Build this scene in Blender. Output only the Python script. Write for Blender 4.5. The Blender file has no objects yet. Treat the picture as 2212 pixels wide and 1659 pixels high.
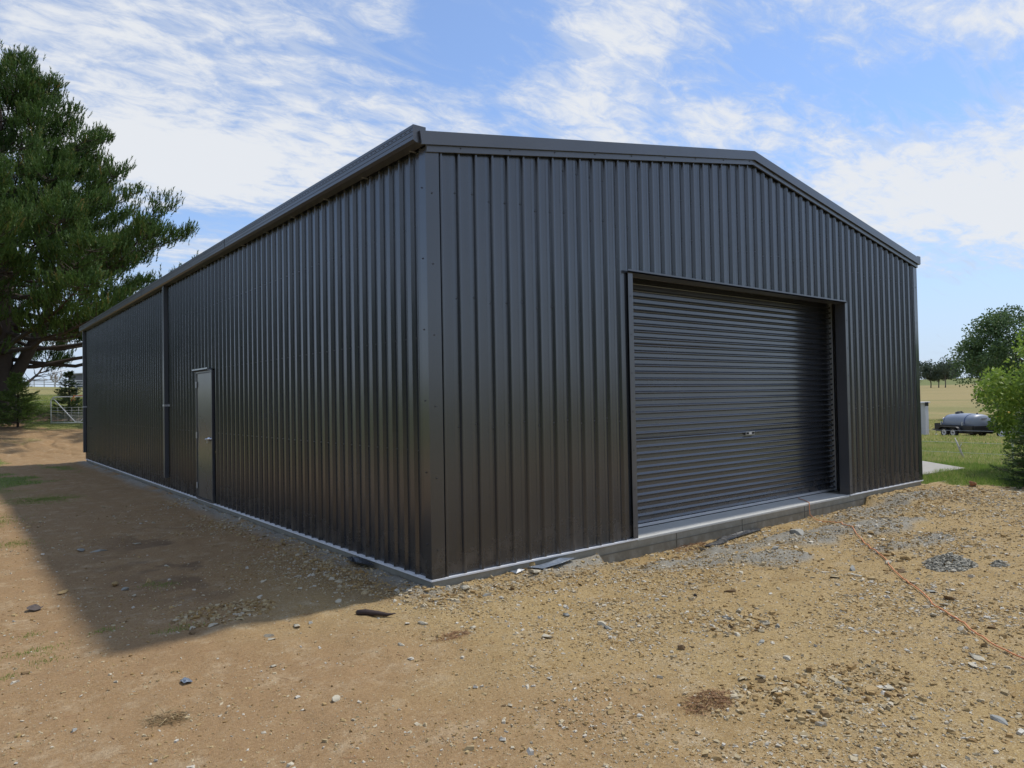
import bpy, math
import numpy as np
from mathutils import Matrix, Vector
rad = math.radians
rng = np.random.default_rng(7)
scene = bpy.context.scene
COL = scene.collection

# ------------------------------------------------------------------ camera
cam_d = bpy.data.cameras.new('camera'); cam = bpy.data.objects.new('camera', cam_d); COL.objects.link(cam)
CP = np.array([-3.26339, -5.22668, 1.54531]); YAW, PIT, ROL, FPX = 0.6745, 0.0206, -0.01851, 1534.25
_F = np.array([math.sin(YAW)*math.cos(PIT), math.cos(YAW)*math.cos(PIT), math.sin(PIT)])
_R = np.array([math.cos(YAW), -math.sin(YAW), 0.0]); _U = np.cross(_R, _F)
_R2 = _R*math.cos(ROL)+_U*math.sin(ROL); _U2 = -_R*math.sin(ROL)+_U*math.cos(ROL)
M = Matrix(((_R2[0], _U2[0], -_F[0], CP[0]), (_R2[1], _U2[1], -_F[1], CP[1]), (_R2[2], _U2[2], -_F[2], CP[2]), (0, 0, 0, 1)))
cam.matrix_world = M
cam_d.sensor_width = 36; cam_d.lens = 36*FPX/2212; cam_d.clip_start = 0.05; cam_d.clip_end = 6000
scene.camera = cam

# ------------------------------------------------------------------ sun, sky, exposure
SUN_EL, SUN_AZ = rad(59.5), rad(93.5)          # azimuth clockwise from +Y
sd = np.array([math.sin(SUN_AZ)*math.cos(SUN_EL), math.cos(SUN_AZ)*math.cos(SUN_EL), math.sin(SUN_EL)])
sl = bpy.data.lights.new('sun', 'SUN'); sl.energy = 2.35; sl.angle = rad(2.6); sl.color = (1.0, 0.955, 0.88)
so = bpy.data.objects.new('sun', sl); COL.objects.link(so); so.location = (20, -5, 40)
so.rotation_euler = Vector(sd).to_track_quat('Z', 'Y').to_euler()
vs = scene.view_settings; vs.view_transform = 'Standard'; vs.look = 'None'; vs.exposure = 0.45; vs.gamma = 1.0; vs.use_curve_mapping = False

world = bpy.data.worlds.new('World'); scene.world = world; world.use_nodes = True
class NT:
    """small helper for node trees"""
    def __init__(s, nt): s.t = nt; s.n = nt.nodes; s.l = nt.links
    def node(s, typ, **kw):
        x = s.n.new(typ)
        for k, v in kw.items(): setattr(x, k, v)
        return x
    def put(s, sock, v):
        if isinstance(v, bpy.types.NodeSocket): s.l.new(v, sock)
        elif v is not None:
            if hasattr(sock.default_value, '__len__') and not hasattr(v, '__len__'): v = (v,)*len(sock.default_value)
            if hasattr(v, '__len__') and len(sock.default_value) == 4 and len(v) == 3: v = (*v, 1)
            sock.default_value = v
    def m(s, op, a, b=None, c=None, clamp=False):
        x = s.node('ShaderNodeMath', operation=op, use_clamp=clamp)
        for i, v in enumerate((a, b, c)):
            if v is not None: s.put(x.inputs[i], v)
        return x.outputs[0]
    def vm(s, op, a, b=None, sc=None):
        x = s.node('ShaderNodeVectorMath', operation=op); s.put(x.inputs[0], a)
        if b is not None: s.put(x.inputs[1], b)
        if sc is not None: s.put(x.inputs[3], sc)
        return x.outputs[0]
    def mix(s, f, a, b, bt='MIX'):
        x = s.node('ShaderNodeMix', data_type='RGBA', blend_type=bt); s.put(x.inputs[0], f); s.put(x.inputs[6], a); s.put(x.inputs[7], b); return x.outputs[2]
    def ss(s, v, a, b, lo=0.0, hi=1.0):
        x = s.node('ShaderNodeMapRange', interpolation_type='SMOOTHSTEP'); s.put(x.inputs[0], v); s.put(x.inputs[1], a); s.put(x.inputs[2], b); s.put(x.inputs[3], lo); s.put(x.inputs[4], hi); return x.outputs[0]
    def noise(s, vec, scale, detail=4, rough=.55, dist=0.0, out='Fac'):
        x = s.node('ShaderNodeTexNoise'); s.put(x.inputs['Vector'], vec); x.inputs['Scale'].default_value = scale
        x.inputs['Detail'].default_value = detail; x.inputs['Roughness'].default_value = rough; x.inputs['Distortion'].default_value = dist
        return x.outputs[out]
    def voro(s, vec, scale, out='Distance', feature='F1'):
        x = s.node('ShaderNodeTexVoronoi', feature=feature); s.put(x.inputs['Vector'], vec); x.inputs['Scale'].default_value = scale; return x.outputs[out]
    def ramp(s, f, stops):
        x = s.node('ShaderNodeValToRGB'); s.put(x.inputs[0], f); e = x.color_ramp.elements
        while len(e) < len(stops): e.new(0.5)
        for el, (p, c) in zip(e, stops): el.position = p; el.color = (*c, 1)
        return x.outputs[0]
    def attr(s, name, out='Fac'):
        return s.node('ShaderNodeAttribute', attribute_name=name).outputs[out]

W = NT(world.node_tree); W.n.clear()
sky = W.node('ShaderNodeTexSky', sky_type='NISHITA', sun_disc=False, sun_elevation=SUN_EL, sun_rotation=SUN_AZ, altitude=700, air_density=1.0, dust_density=0.6, ozone_density=1.3)
tc = W.node('ShaderNodeTexCoord').outputs['Generated']
sp = W.node('ShaderNodeSeparateXYZ'); W.l.new(tc, sp.inputs[0]); dx, dy, dz = sp.outputs
AZ = W.m('ARCTAN2', dx, dy); EL = W.m('ARCSINE', dz)
den = W.m('ADD', W.m('MAXIMUM', dz, 0.0), 0.16)
cb = W.node('ShaderNodeCombineXYZ'); W.put(cb.inputs[0], W.m('DIVIDE', dx, den)); W.put(cb.inputs[1], W.m('DIVIDE', dy, den)); P = cb.outputs[0]
rot = W.node('ShaderNodeMapping'); W.put(rot.inputs['Vector'], P); rot.inputs['Rotation'].default_value = (0, 0, rad(28)); rot.inputs['Scale'].default_value = (1.0, 1.75, 1)
n1 = W.noise(rot.outputs[0], 1.9, 9, .62, .5)
n2 = W.noise(rot.outputs[0], 9.0, 7, .66, .5)
n3 = W.noise(P, 0.9, 5, .5, .2)
rot2 = W.node('ShaderNodeMapping'); W.put(rot2.inputs['Vector'], P); rot2.inputs['Rotation'].default_value = (0, 0, rad(-35)); rot2.inputs['Scale'].default_value = (1.0, 4.5, 1)
n4 = W.noise(rot2.outputs[0], 3.2, 8, .6, .9)      # thin wind-drawn veils
# where cloud banks (+) and clear gaps (-) stand: azimuth, elevation, half widths, amount
BANKS = []
def bank(az, el, sa, se, a): BANKS.append((az, el, sa, se, a))
#BANKS_BEGIN
for b in [(9,23,10,8,.22),(20,10.5,9,2.5,.3),(14,16.6,9,2.2,.22),(13,18,9,4,.22),(26,19,8,5,.16),(20,27,7,5,.2),(1,30,7,5,.14),(33,18,6,4,.14),(38.5,22,4,4,.08),(48,27,7,4.5,.34),(45,19,6,3.5,.26),
          (70,14,13,5,.33),(79,13,8,6,.3),(78,25,6,4.5,.3),(66,27,5,2.5,.12),(57,20,6,3,.26),
          (9,34,4,2.2,-.25),(37,28,5.5,3.0,-.42),(15,13.3,5,.9,-.35),(61,24,7,3,-.22),(70,20.5,8,1.8,-.28),(76,5.5,14,2.6,-.5),(54,16,5,1.6,-.22),(28,17,3,2,-.08)]:
    bank(*b)
bank(-140, 38, 75, 30, .2); bank(165, 38, 60, 30, .2)  # unseen cloud behind the camera, added to brighten the wall reflections
#BANKS_END
tot = None
for az, el, sa, se, a in BANKS:
    u = W.m('DIVIDE', W.m('SUBTRACT', AZ, rad(az)), rad(sa)); v = W.m('DIVIDE', W.m('SUBTRACT', EL, rad(el)), rad(se))
    g = W.m('MULTIPLY', W.m('EXPONENT', W.m('MULTIPLY', W.m('ADD', W.m('MULTIPLY', u, u), W.m('MULTIPLY', v, v)), -1.0)), a)
    tot = g if tot is None else W.m('ADD', tot, g)
dens = W.m('ADD', W.m('ADD', W.m('MULTIPLY', n1, 1.15), W.m('MULTIPLY', n2, .85)), W.m('ADD', W.m('MULTIPLY', n3, .25), tot))
mask = W.ss(dens, 1.00, 1.54)
veil = W.m('MULTIPLY', W.ss(W.m('ADD', n4, W.m('MULTIPLY', tot, .45)), .44, .78), .62)
mask = W.m('MAXIMUM', mask, veil)
mask = W.m('MULTIPLY', mask, W.ss(EL, -.02, .07, .35, 1.0))
mask = W.m('MULTIPLY', mask, 0.97)
ccol = W.mix(W.ss(dens, 1.05, 1.5), (4.1, 4.7, 5.7), (5.9, 6.1, 6.4))
skyc = W.mix(1.0, sky.outputs[0], (.90, 1.10, 1.34), 'MULTIPLY')
hz = W.ss(EL, 0.0, 0.30, 0.88, 0.18)
skyc = W.mix(hz, skyc, (4.2, 4.95, 6.2))
fin = W.mix(mask, skyc, ccol)
bg = W.node('ShaderNodeBackground'); W.put(bg.inputs[0], fin); bg.inputs[1].default_value = 0.1
wo = W.node('ShaderNodeOutputWorld'); W.l.new(bg.outputs[0], wo.inputs[0])

# ------------------------------------------------------------------ materials
def new_mat(name):
    m = bpy.data.materials.new(name); m.use_nodes = True; t = NT(m.node_tree); t.n.clear()
    o = t.node('ShaderNodeOutputMaterial'); b = t.node('ShaderNodeBsdfPrincipled'); t.l.new(b.outputs[0], o.inputs[0])
    return m, t, b, o
def bump(t, b, h, strength=.3, dist=.01):
    x = t.node('ShaderNodeBump'); x.inputs['Strength'].default_value = strength; x.inputs['Distance'].default_value = dist
    t.put(x.inputs['Height'], h); t.l.new(x.outputs[0], b.inputs['Normal'])
def simple(name, col, rough=.6, metal=0.0, var=.15, scale=6, bstr=.15, bscale=None, dirt=None):
    m, t, b, o = new_mat(name)
    co = t.node('ShaderNodeTexCoord').outputs['Object']
    n = t.noise(co, scale, 5, .6)
    c0 = tuple(c*(1-var) for c in col); c1 = tuple(min(1, c*(1+var)) for c in col)
    c = t.mix(n, c0, c1)
    if dirt: c = t.mix(t.ss(t.noise(co, scale*.5, 6, .65), .5, .72), c, dirt)
    t.put(b.inputs['Base Color'], c); b.inputs['Metallic'].default_value = metal
    t.put(b.inputs['Roughness'], t.ss(n, .2, .8, max(.05, rough-.07), min(1, rough+.07)))
    if bstr: bump(t, b, t.noise(co, bscale or scale*6, 4, .6), bstr, .004)
    return m

def paint(name, col, rough, wav=.0022, stretch=(2.6, 2.6, .35)):
    m, t, b, o = new_mat(name)
    g = t.node('ShaderNodeNewGeometry').outputs['Position']
    mp = t.node('ShaderNodeMapping'); t.put(mp.inputs['Vector'], g); mp.inputs['Scale'].default_value = stretch
    w = t.noise(mp.outputs[0], 1.6, 3, .45)
    d = t.noise(g, .9, 6, .6)
    t.put(b.inputs['Base Color'], t.mix(t.ss(d, .35, .75), col, tuple(c*1.22+.003 for c in col)))
    # dust splashed on the lowest part of the sheets
    sz = t.node('ShaderNodeSeparateXYZ'); t.l.new(g, sz.inputs[0])
    dust = t.m('MULTIPLY', t.ss(sz.outputs[2], 0.0, .42, 1, 0), t.ss(t.noise(g, 5, 6, .7), .42, .75))
    t.put(b.inputs['Base Color'], t.mix(t.m('MULTIPLY', dust, .45), b.inputs['Base Color'].links[0].from_socket, (.16, .12, .08)))
    t.put(b.inputs['Roughness'], t.m('ADD', t.ss(t.noise(g, 1.1, 3, .5), .3, .7, rough-.02, rough+.03), t.m('MULTIPLY', dust, .25)))
    b.inputs['Specular IOR Level'].default_value = 1.0
    b.inputs['Coat Weight'].default_value = .25; b.inputs['Coat Roughness'].default_value = rough*.7; b.inputs['Coat IOR'].default_value = 1.55
    bump(t, b, w, 1.0, wav)
    return m
M_wall = paint('charcoal_sheet_paint', (.021, .025, .032), .23)
M_trim = paint('charcoal_trim_paint', (.042, .046, .056), .36, .0015)
M_roll = paint('charcoal_roller_paint', (.032, .036, .044), .22, .0012, (.8, .8, 3.0))
M_door = paint('charcoal_door_paint', (.060, .060, .060), .28, .0012, (1.5, 1.5, .9))
M_galv = simple('galvanised_steel', (.55, .57, .60), .38, .75, .15, 30, .05)
M_zinc = simple('zinc_flashing', (.82, .83, .85), .45, 0, .05, 20, .05)
M_dark = simple('dark_recess', (.012, .012, .014), .8, 0, .2, 5, 0)
M_black = simple('black_steel', (.018, .018, .02), .42, 0, .3, 8, .1)
M_screw = simple('screw_paint', (.05, .05, .055), .4, .2, .1, 5, 0)
M_conc = None
def concrete(name, col, dirt):
    m, t, b, o = new_mat(name)
    g = t.node('ShaderNodeNewGeometry').outputs['Position']
    n = t.noise(g, 2.2, 7, .65); f = t.noise(g, 60, 5, .7)
    c = t.mix(n, tuple(x*.78 for x in col), tuple(x*1.12 for x in col))
    c = t.mix(t.ss(f, .35, .7, 0, .35), c, tuple(x*.7 for x in col))
    sz = t.node('ShaderNodeSeparateXYZ'); t.l.new(g, sz.inputs[0])
    drip = t.node('ShaderNodeMapping'); t.put(drip.inputs['Vector'], g); drip.inputs['Scale'].default_value = (9, 9, 1.2)
    c = t.mix(t.ss(t.noise(drip.outputs[0], 1, 5, .65), .5, .75, 0, .45), c, tuple(x*.62 for x in col))
    low = t.m('MULTIPLY', t.ss(t.m('ADD', sz.outputs[2], t.m('MULTIPLY', t.noise(g, 4, 6, .7), -.16)), -.24, -.06, 1, 0), t.ss(t.noise(g, 6, 5, .6), .25, .6))
    c = t.mix(t.m('MULTIPLY', low, .7), c, dirt)
    t.put(b.inputs['Base Color'], c); b.inputs['Roughness'].default_value = .88
    bump(t, b, t.m('ADD', t.m('MULTIPLY', n, .6), f), .5, .006)
    return m
M_conc = concrete('concrete', (.34, .33, .28), (.15, .125, .08))
M_pad = concrete('old_concrete', (.42, .40, .36), (.3, .27, .2))

# ------------------------------------------------------------------ mesh helpers
class MB:
    """collects polygons for ONE mesh object"""
    def __init__(s): s.v = []; s.f = []; s.c = []
    def add(s, V, F, c=None):
        k = len(s.v); s.v += [tuple(map(float, p)) for p in V]; s.f += [tuple(i+k for i in f) for f in F]
        s.c += [c if c is not None else .5]*len(F); return s
    def box(s, x0, x1, y0, y1, z0, z1, c=None):
        V = [(x0, y0, z0), (x1, y0, z0), (x1, y1, z0), (x0, y1, z0), (x0, y0, z1), (x1, y0, z1), (x1, y1, z1), (x0, y1, z1)]
        return s.add(V, [(3, 2, 1, 0), (4, 5, 6, 7), (0, 1, 5, 4), (1, 2, 6, 5), (2, 3, 7, 6), (3, 0, 4, 7)], c)
    def tube(s, pts, r, n=8, cap=True):
        pts = [np.array(p, float) for p in pts]; N = len(pts)
        rs = [r]*N if not hasattr(r, '__len__') else r
        V = []; F = []; up = None
        for i, p in enumerate(pts):
            t = pts[min(i+1, N-1)]-pts[max(i-1, 0)]; t = t/(np.linalg.norm(t)+1e-9)
            if up is None:
                up = np.array([0, 0, 1.]) if abs(t[2]) < .9 else np.array([1., 0, 0])
            a = np.cross(t, up); a /= np.linalg.norm(a)+1e-9; b = np.cross(a, t); up = b
            for k in range(n):
                q = 2*math.pi*k/n; V.append(p+rs[i]*(a*math.cos(q)+b*math.sin(q)))
        for i in range(N-1):
            for k in range(n):
                F.append((i*n+k, i*n+(k+1) % n, (i+1)*n+(k+1) % n, (i+1)*n+k))
        if cap: F.append(tuple(range(n-1, -1, -1))); F.append(tuple((N-1)*n+k for k in range(n)))
        return s.add(V, F)
    def prism(s, poly, axis, a, b):
        """extrude a 2D polygon along an axis ('x': poly in (y,z), 'y': (x,z), 'z': (x,y))"""
        n = len(poly)
        def P(p, t): return {'x': (t, p[0], p[1]), 'y': (p[0], t, p[1]), 'z': (p[0], p[1], t)}[axis]
        V = [P(p, a) for p in poly]+[P(p, b) for p in poly]
        F = [(i, (i+1) % n, n+(i+1) % n, n+i) for i in range(n)]+[tuple(range(n-1, -1, -1)), tuple(range(n, 2*n))]
        return s.add(V, F)
    def build(s, name, mat, parent=None, smooth=False, loc=None):
        me = bpy.data.meshes.new(name); me.from_pydata(s.v, [], s.f); me.materials.append(mat)
        if smooth: me.polygons.foreach_set('use_smooth', [True]*len(me.polygons))
        import bmesh
        bm = bmesh.new(); bm.from_mesh(me); bmesh.ops.recalc_face_normals(bm, faces=bm.faces); bm.to_mesh(me); bm.free()
        return link(name, me, parent, loc)
def link(name, me, parent=None, loc=None):
    o = bpy.data.objects.new(name, me); COL.objects.link(o)
    if parent: o.parent = parent
    if loc is not None: o.location = loc
    return o
def fast_mesh(name, V, F, mat, parent=None, attrs=None, smooth=False, loc=None):
    """V (n,3), F (m,k) uniform polygons; attrs: name -> (domain, values)"""
    V = np.ascontiguousarray(V, np.float32); F = np.ascontiguousarray(F, np.int32); k = F.shape[1]
    me = bpy.data.meshes.new(name); me.vertices.add(len(V)); me.vertices.foreach_set('co', V.ravel())
    me.loops.add(F.size); me.loops.foreach_set('vertex_index', F.ravel())
    me.polygons.add(len(F)); me.polygons.foreach_set('loop_start', np.arange(0, F.size, k, dtype=np.int32))
    try: me.polygons.foreach_set('loop_total', np.full(len(F), k, np.int32))
    except Exception: pass
    me.polygons.foreach_set('use_smooth', np.full(len(F), smooth, bool))
    for a, (dom, vals) in (attrs or {}).items():
        at = me.attributes.new(a, 'FLOAT', dom); at.data.foreach_set('value', np.ascontiguousarray(vals, np.float32))
    me.materials.append(mat); me.update(); me.validate()
    return link(name, me, parent, loc)
def tag(o, label=None, cat=None, group=None, kind=None):
    for k, v in (('label', label), ('category', cat), ('group', group), ('kind', kind)):
        if v: o[k] = v
    return o
def empty(name, loc=(0, 0, 0), rz=0.0):
    o = bpy.data.objects.new(name, None); o.empty_display_size = .3; COL.objects.link(o); o.location = loc; o.rotation_euler = (0, 0, rz); return o
def copy_tree(o, parent=None):
    c = o.copy(); COL.objects.link(c); c.parent = parent
    for ch in [q for q in bpy.data.objects if q.parent == o]: copy_tree(ch, c)
    return c

# lattice noise for shapes
_T = rng.random((256, 256))
def vnoise(x, y):
    xi = np.floor(x).astype(int); yi = np.floor(y).astype(int); fx = x-xi; fy = y-yi
    fx = fx*fx*(3-2*fx); fy = fy*fy*(3-2*fy)
    a = _T[xi % 256, yi % 256]; b = _T[(xi+1) % 256, yi % 256]; c = _T[xi % 256, (yi+1) % 256]; d = _T[(xi+1) % 256, (yi+1) % 256]
    return (a*(1-fx)+b*fx)*(1-fy)+(c*(1-fx)+d*fx)*fy
def fbm(x, y, o=4, rough=.5):
    s = 0; a = 1; t = 0
    for i in range(o): s = s+a*vnoise(x*2**i+17.3*i, y*2**i+5.1*i); t += a; a *= rough
    return s/t
def sst(v, a, b):
    t = np.clip((np.asarray(v, float)-a)/(b-a), 0, 1); return t*t*(3-2*t)

# ------------------------------------------------------------------ terrain
WX, LY = 10.0, 19.09
PATCH = [(5.5, -1.05, 1.0, .28, .03), (4.5, -.85, .75, .3, .035), (3.7, -.62, .75, .22, .03), (2.9, -.85, .5, .22, .03), (2.35, -.5, .5, .2, .02), (6.6, -.6, .7, .25, .03),
         (7.6, -.35, .6, .22, .03), (4.9, -1.9, .7, .10, .008), (3.3, -1.25, .4, .2, .012), (8.8, -.35, .8, .18, .02)]
def cement(x, y):
    """grey concrete spill round the slab and in patches on the gravel"""
    n = fbm(x*2.3, y*2.3, 4)
    d = np.where((y > 0) & (x < 0), -x, np.where((x > 0) & (y < 0), -y, np.hypot(x, y)))
    inside = (x > 0) & (y > 0)
    side = sst(d, .34, .05)*((y > -.5) & (x < .2))*sst(y, 19.6, 19.0)
    front = sst(d, .42, .08)*((y < .1) & (x > -.4) & (x < 2.0))
    e = np.maximum(side, front)*sst(n, .25, .42)
    e = np.where(inside, 0, e)
    for px, py, a, b, h in PATCH:
        q = ((x-px)/(a*1.1))**2+((y-py+.12*(x-px))/(b*1.45))**2
        e = np.maximum(e, sst(q+(n-.5)*1.6, 1.15, .35))
    e = np.where((x > 9.9) & (y > 0.1), 0, e)
    return np.clip(e, 0, 1)
def grassmask(x, y):
    n = fbm(x*.9+3, y*.9, 4)
    edge = 10.35+.62*np.maximum(.3-y, 0)
    r = sst(x-edge+(n-.5)*.7, .0, .18)
    m = r*sst(y, -22, -18)
    n2 = fbm(x*.55+9, y*.35+4, 4, .6)
    left = sst(n2+.12*sst(-x, 1.2, 2.4), .54, .64)*sst(y, 10.5, 14)*sst(-x, .35, .9)*sst(y, 26.5, 24)
    strip = sst(n2, .40, .52)*sst(y, 27.6, 28.6)
    far = sst(y, 33, 35)
    m = np.maximum(np.maximum(m, left), np.maximum(strip, far))
    m = np.maximum(m, sst(x, -9+2*n, -13))
    m = np.maximum(m, sst(y, -12+2*n, -18))
    return np.clip(m, 0, 1)
LX = np.array([-9e3, 0, 19, 22, 26, 30, 33, 34.6, 40, 150, 175, 260, 500, 9e3]); LZ = np.array([-.1, -.1, -.1, .02, .42, .87, .92, 1.45, 1.7, 5.35, 5.6, 4.5, 0, -20])
RX = np.array([-9e3, 0, 11, 14, 20, 45, 52, 60, 90, 150, 420, 640, 800, 1200, 9e3]); RZ = np.array([-.1, -.1, -.12, -.16, -.5, -1.28, -1.7, -1.62, -1.1, -.75, 3.6, 11.5, 12.5, 2, -20])
def height(x, y, fine=True):
    x = np.asarray(x, float); y = np.asarray(y, float)
    th = np.degrees(np.arctan2(np.maximum(y, 0), np.maximum(x, 1e-3)))
    w = sst(th, 32, 62); w = np.where((x <= .0) & (y > 0), 1.0, w)
    dr = np.maximum(x, 0); dl = np.maximum(y, 0)
    z = w*np.interp(dl, LX, LZ)+(1-w)*np.interp(dr, RX, RZ)
    # excavated strip in front of the roller door opening
    tr = sst(x, 1.85, 2.1)*sst(x, 8.2, 7.7)*sst(y, -1.1, -.1)*(y < .3)
    z = z-.11*tr
    # mounded backfill round the rest of the slab
    d = np.where((y > 0) & (x < 0), -x, np.where(y <= 0, np.where(x < 0, np.hypot(x, y), -y), 9))
    hug = sst(d, .16, .04)
    near = sst(np.hypot(x-2, y-5), 45, 20)
    z = z+near*((fbm(x*.55, y*.55, 3)-.5)*.07)
    z = z+(1-near)*(fbm(x*.05, y*.05, 4)-.5)*.9*sst(np.hypot(x, y), 60, 120)
    # eroded ruts on the cut bank beyond the far corner
    rut = sst(y, 20.3, 22)*sst(y, 27, 24.5)*sst(x, -5, -2.5)
    z = z-rut*.06*sst(np.abs(((x*1.0+y*.55+5*fbm(x*.35, y*.35, 4)) % 1.1)-.55), .28, .0)
    # old wheel ruts across the yard
    q = (y+.95+.10*x+.35*(fbm(x*.3, x*0+2, 2)-.5)); yard = sst(x, 9, 6)*sst(x, -9, -7)
    z = z-.018*yard*np.exp(-(q/.16)**2)+.013*yard*np.exp(-((q-.3)/.12)**2)
    if fine:
        c = cement(x, y)
        z = z+near*((fbm(x*3.1, y*3.1, 4, .6)-.5)*.05+(fbm(x*14, y*14, 3, .6)-.5)*.016)
        z = z+c*(.016+(fbm(x*5, y*5, 4, .55)-.35)*.10)*(1-.8*hug)
        tgt = np.where((x > 2.0) & (x < 7.9) & (y < .3), -.20, np.where(x < .3, -.068, -.075))
        hs = hug*(y < 19.3)*(y > -1); z = z*(1-hs)+hs*(tgt+(fbm(x*9, y*9, 3)-.5)*.035)
    return z
def axis(segs):
    out = [segs[0][0]]
    for a, b, s in segs:
        n = max(1, int(round((b-a)/s))); out += list(np.linspace(a, b, n+1)[1:])
    return np.array(out)
gxs = np.concatenate([-np.geomspace(1500, 12, 26), axis([(-11.5, -5, .25), (-5, -3.4, .08), (-3.4, 5.5, .032), (5.5, 12, .06), (12, 16, .12), (16, 30, .35), (30, 90, 1.4)]), np.geomspace(95, 3000, 44)])
gys = np.concatenate([-np.geomspace(1500, 9, 24), axis([(-8.5, -4.6, .2), (-4.6, 1.3, .032), (1.3, 6, .06), (6, 14, .12), (14, 36, .17), (36, 60, .8)]), np.geomspace(63, 3000, 44)])
GX, GY = np.meshgrid(gxs, gys, indexing='ij'); gx = GX.ravel(); gy = GY.ravel()
gz = height(gx, gy)
gz = np.where((gx > .02) & (gx < WX-.02) & (gy > .06) & (gy < LY-.05), np.minimum(gz, -.22), gz)
ny = len(gys); nx = len(gxs)
ii, jj = np.meshgrid(np.arange(nx-1), np.arange(ny-1), indexing='ij'); a = (ii*ny+jj).ravel()
GF = np.stack([a, a+ny, a+ny+1, a+1], 1)
cem = cement(gx, gy); gra = grassmask(gx, gy)
tan_ = sst(gx+.9*(gy+.6)*(gy < -.6)*-0.0+ (fbm(gx*.6, gy*.6, 3)-.5)*2.2, -1.6, .6)*sst(gy, 3.2, .3)
tan_ = np.maximum(tan_, sst(gx, 8, 10)*sst(gy, 5, 0))
dark_n = fbm(gx*1.3+7, gy*1.3+2, 5, .6)  # mask for darker soil: yard patch, bank behind the gate, shed corner
damp = sst(dark_n, .50, .60)*np.exp(-((gx+1.15)/.75)**2-((gy-3.0)/2.2)**2)*1.2
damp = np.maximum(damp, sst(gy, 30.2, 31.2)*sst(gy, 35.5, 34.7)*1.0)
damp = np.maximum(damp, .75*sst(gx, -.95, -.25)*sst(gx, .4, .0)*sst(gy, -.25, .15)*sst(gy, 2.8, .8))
M_ground, t, b, o = new_mat('ground_soil')
pos = t.node('ShaderNodeNewGeometry').outputs['Position']
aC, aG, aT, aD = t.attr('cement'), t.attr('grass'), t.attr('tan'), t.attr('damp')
nb = t.noise(pos, .8, 6, .6); nm = t.noise(pos, 5, 7, .65); nf = t.noise(pos, 45, 5, .7); nff = t.noise(pos, 160, 3, .7)
brown = t.mix(nb, (.280, .168, .082), (.400, .262, .138))
brown = t.mix(t.ss(nm, .5, .72), brown, (.47, .345, .215))
tanc = t.mix(nb, (.410, .290, .122), (.510, .378, .185))
tanc = t.mix(t.ss(nm, .52, .70), tanc, (.56, .455, .285))
tanc = t.mix(t.ss(t.noise(pos, 2.1, 6, .65), .52, .66, 0, .7), tanc, (.33, .215, .08))
soil = t.mix(aT, brown, tanc)
vc = t.node('ShaderNodeTexVoronoi'); t.put(vc.inputs['Vector'], pos); vc.inputs['Scale'].default_value = 75; vc.inputs['Randomness'].default_value = 1
stone = t.ramp(t.node('ShaderNodeSeparateColor').outputs[0], [(0, (.1, .1, .1)), (1, (1, 1, 1))])
sepc = t.node('ShaderNodeSeparateColor'); t.l.new(vc.outputs['Color'], sepc.inputs[0])
stonec = t.ramp(sepc.outputs[0], [(0, (.19, .12, .05)), (.35, (.34, .23, .10)), (.7, (.44, .34, .19)), (1, (.60, .54, .42))])
peb = t.m('MULTIPLY', t.ss(sepc.outputs[1], .45, .6), t.ss(vc.outputs['Distance'], .55, .35))
peb = t.m('MULTIPLY', peb, t.m('ADD', .25, t.m('MULTIPLY', aT, .75)))
peb = t.m('MULTIPLY', peb, t.ss(nb, .35, .6, .45, 1))
soil = t.mix(t.m('MULTIPLY', peb, .75), soil, stonec)
vc2 = t.node('ShaderNodeTexVoronoi'); t.put(vc2.inputs['Vector'], pos); vc2.inputs['Scale'].default_value = 190
sp2 = t.node('ShaderNodeSeparateColor'); t.l.new(vc2.outputs['Color'], sp2.inputs[0])
grit = t.ramp(sp2.outputs[0], [(0, (.17, .10, .042)), (.5, (.38, .255, .105)), (.88, (.50, .38, .20)), (1, (.66, .60, .46))])
soil = t.mix(t.m('MULTIPLY', t.ss(nm, .3, .6, .2, .5), t.m('ADD', .45, t.m('MULTIPLY', aT, .55))), soil, grit)
soil = t.mix(t.ss(nf, .36, .6, .30, 0), soil, (.15, .09, .042))
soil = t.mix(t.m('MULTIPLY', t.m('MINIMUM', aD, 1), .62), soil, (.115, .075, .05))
cemc = t.mix(t.noise(pos, 9, 6, .7), (.26, .25, .21), (.40, .38, .33))
cemc = t.mix(t.ss(nf, .4, .6, .4, 0), cemc, (.13, .12, .10))
soil = t.mix(t.m('MULTIPLY', aC, t.ss(nm, .25, .5, .55, .95)), soil, cemc)
gn = t.noise(pos, .22, 6, .6); gn2 = t.noise(pos, 1.7, 6, .7)
spx = t.node('ShaderNodeSeparateXYZ'); t.l.new(pos, spx.inputs[0])
hmap = t.node('ShaderNodeMapping'); t.put(hmap.inputs['Vector'], pos); hmap.inputs['Scale'].default_value = (.05, .008, .3)
hb = t.noise(hmap.outputs[0], 1.0, 5, .6)
dryness = t.m('ADD', t.ss(spx.outputs[0], 13, 40, .12, .82), t.m('ADD', t.ss(spx.outputs[1], 36, 70, 0, .55), t.m('MULTIPLY', t.m('SUBTRACT', gn, .5), 1.6)), clamp=True)
green = t.mix(gn2, (.120, .165, .034), (.240, .270, .080))
dry = t.mix(gn2, (.27, .205, .075), (.42, .335, .155))
dry = t.mix(t.ss(hb, .5, .65, 0, .55), dry, (.20, .19, .065))
farg = t.ss(spx.outputs[0], 430, 470)
grc = t.mix(dryness, green, dry); grc = t.mix(farg, grc, (.17, .19, .06))
grc = t.mix(t.ss(t.noise(pos, 12, 5, .7), .38, .62, .38, 0), grc, (.06, .06, .02))
colr = t.mix(aG, soil, grc)
t.put(b.inputs['Base Color'], colr); b.inputs['Roughness'].default_value = .95; b.inputs['Specular IOR Level'].default_value = .2
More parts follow.
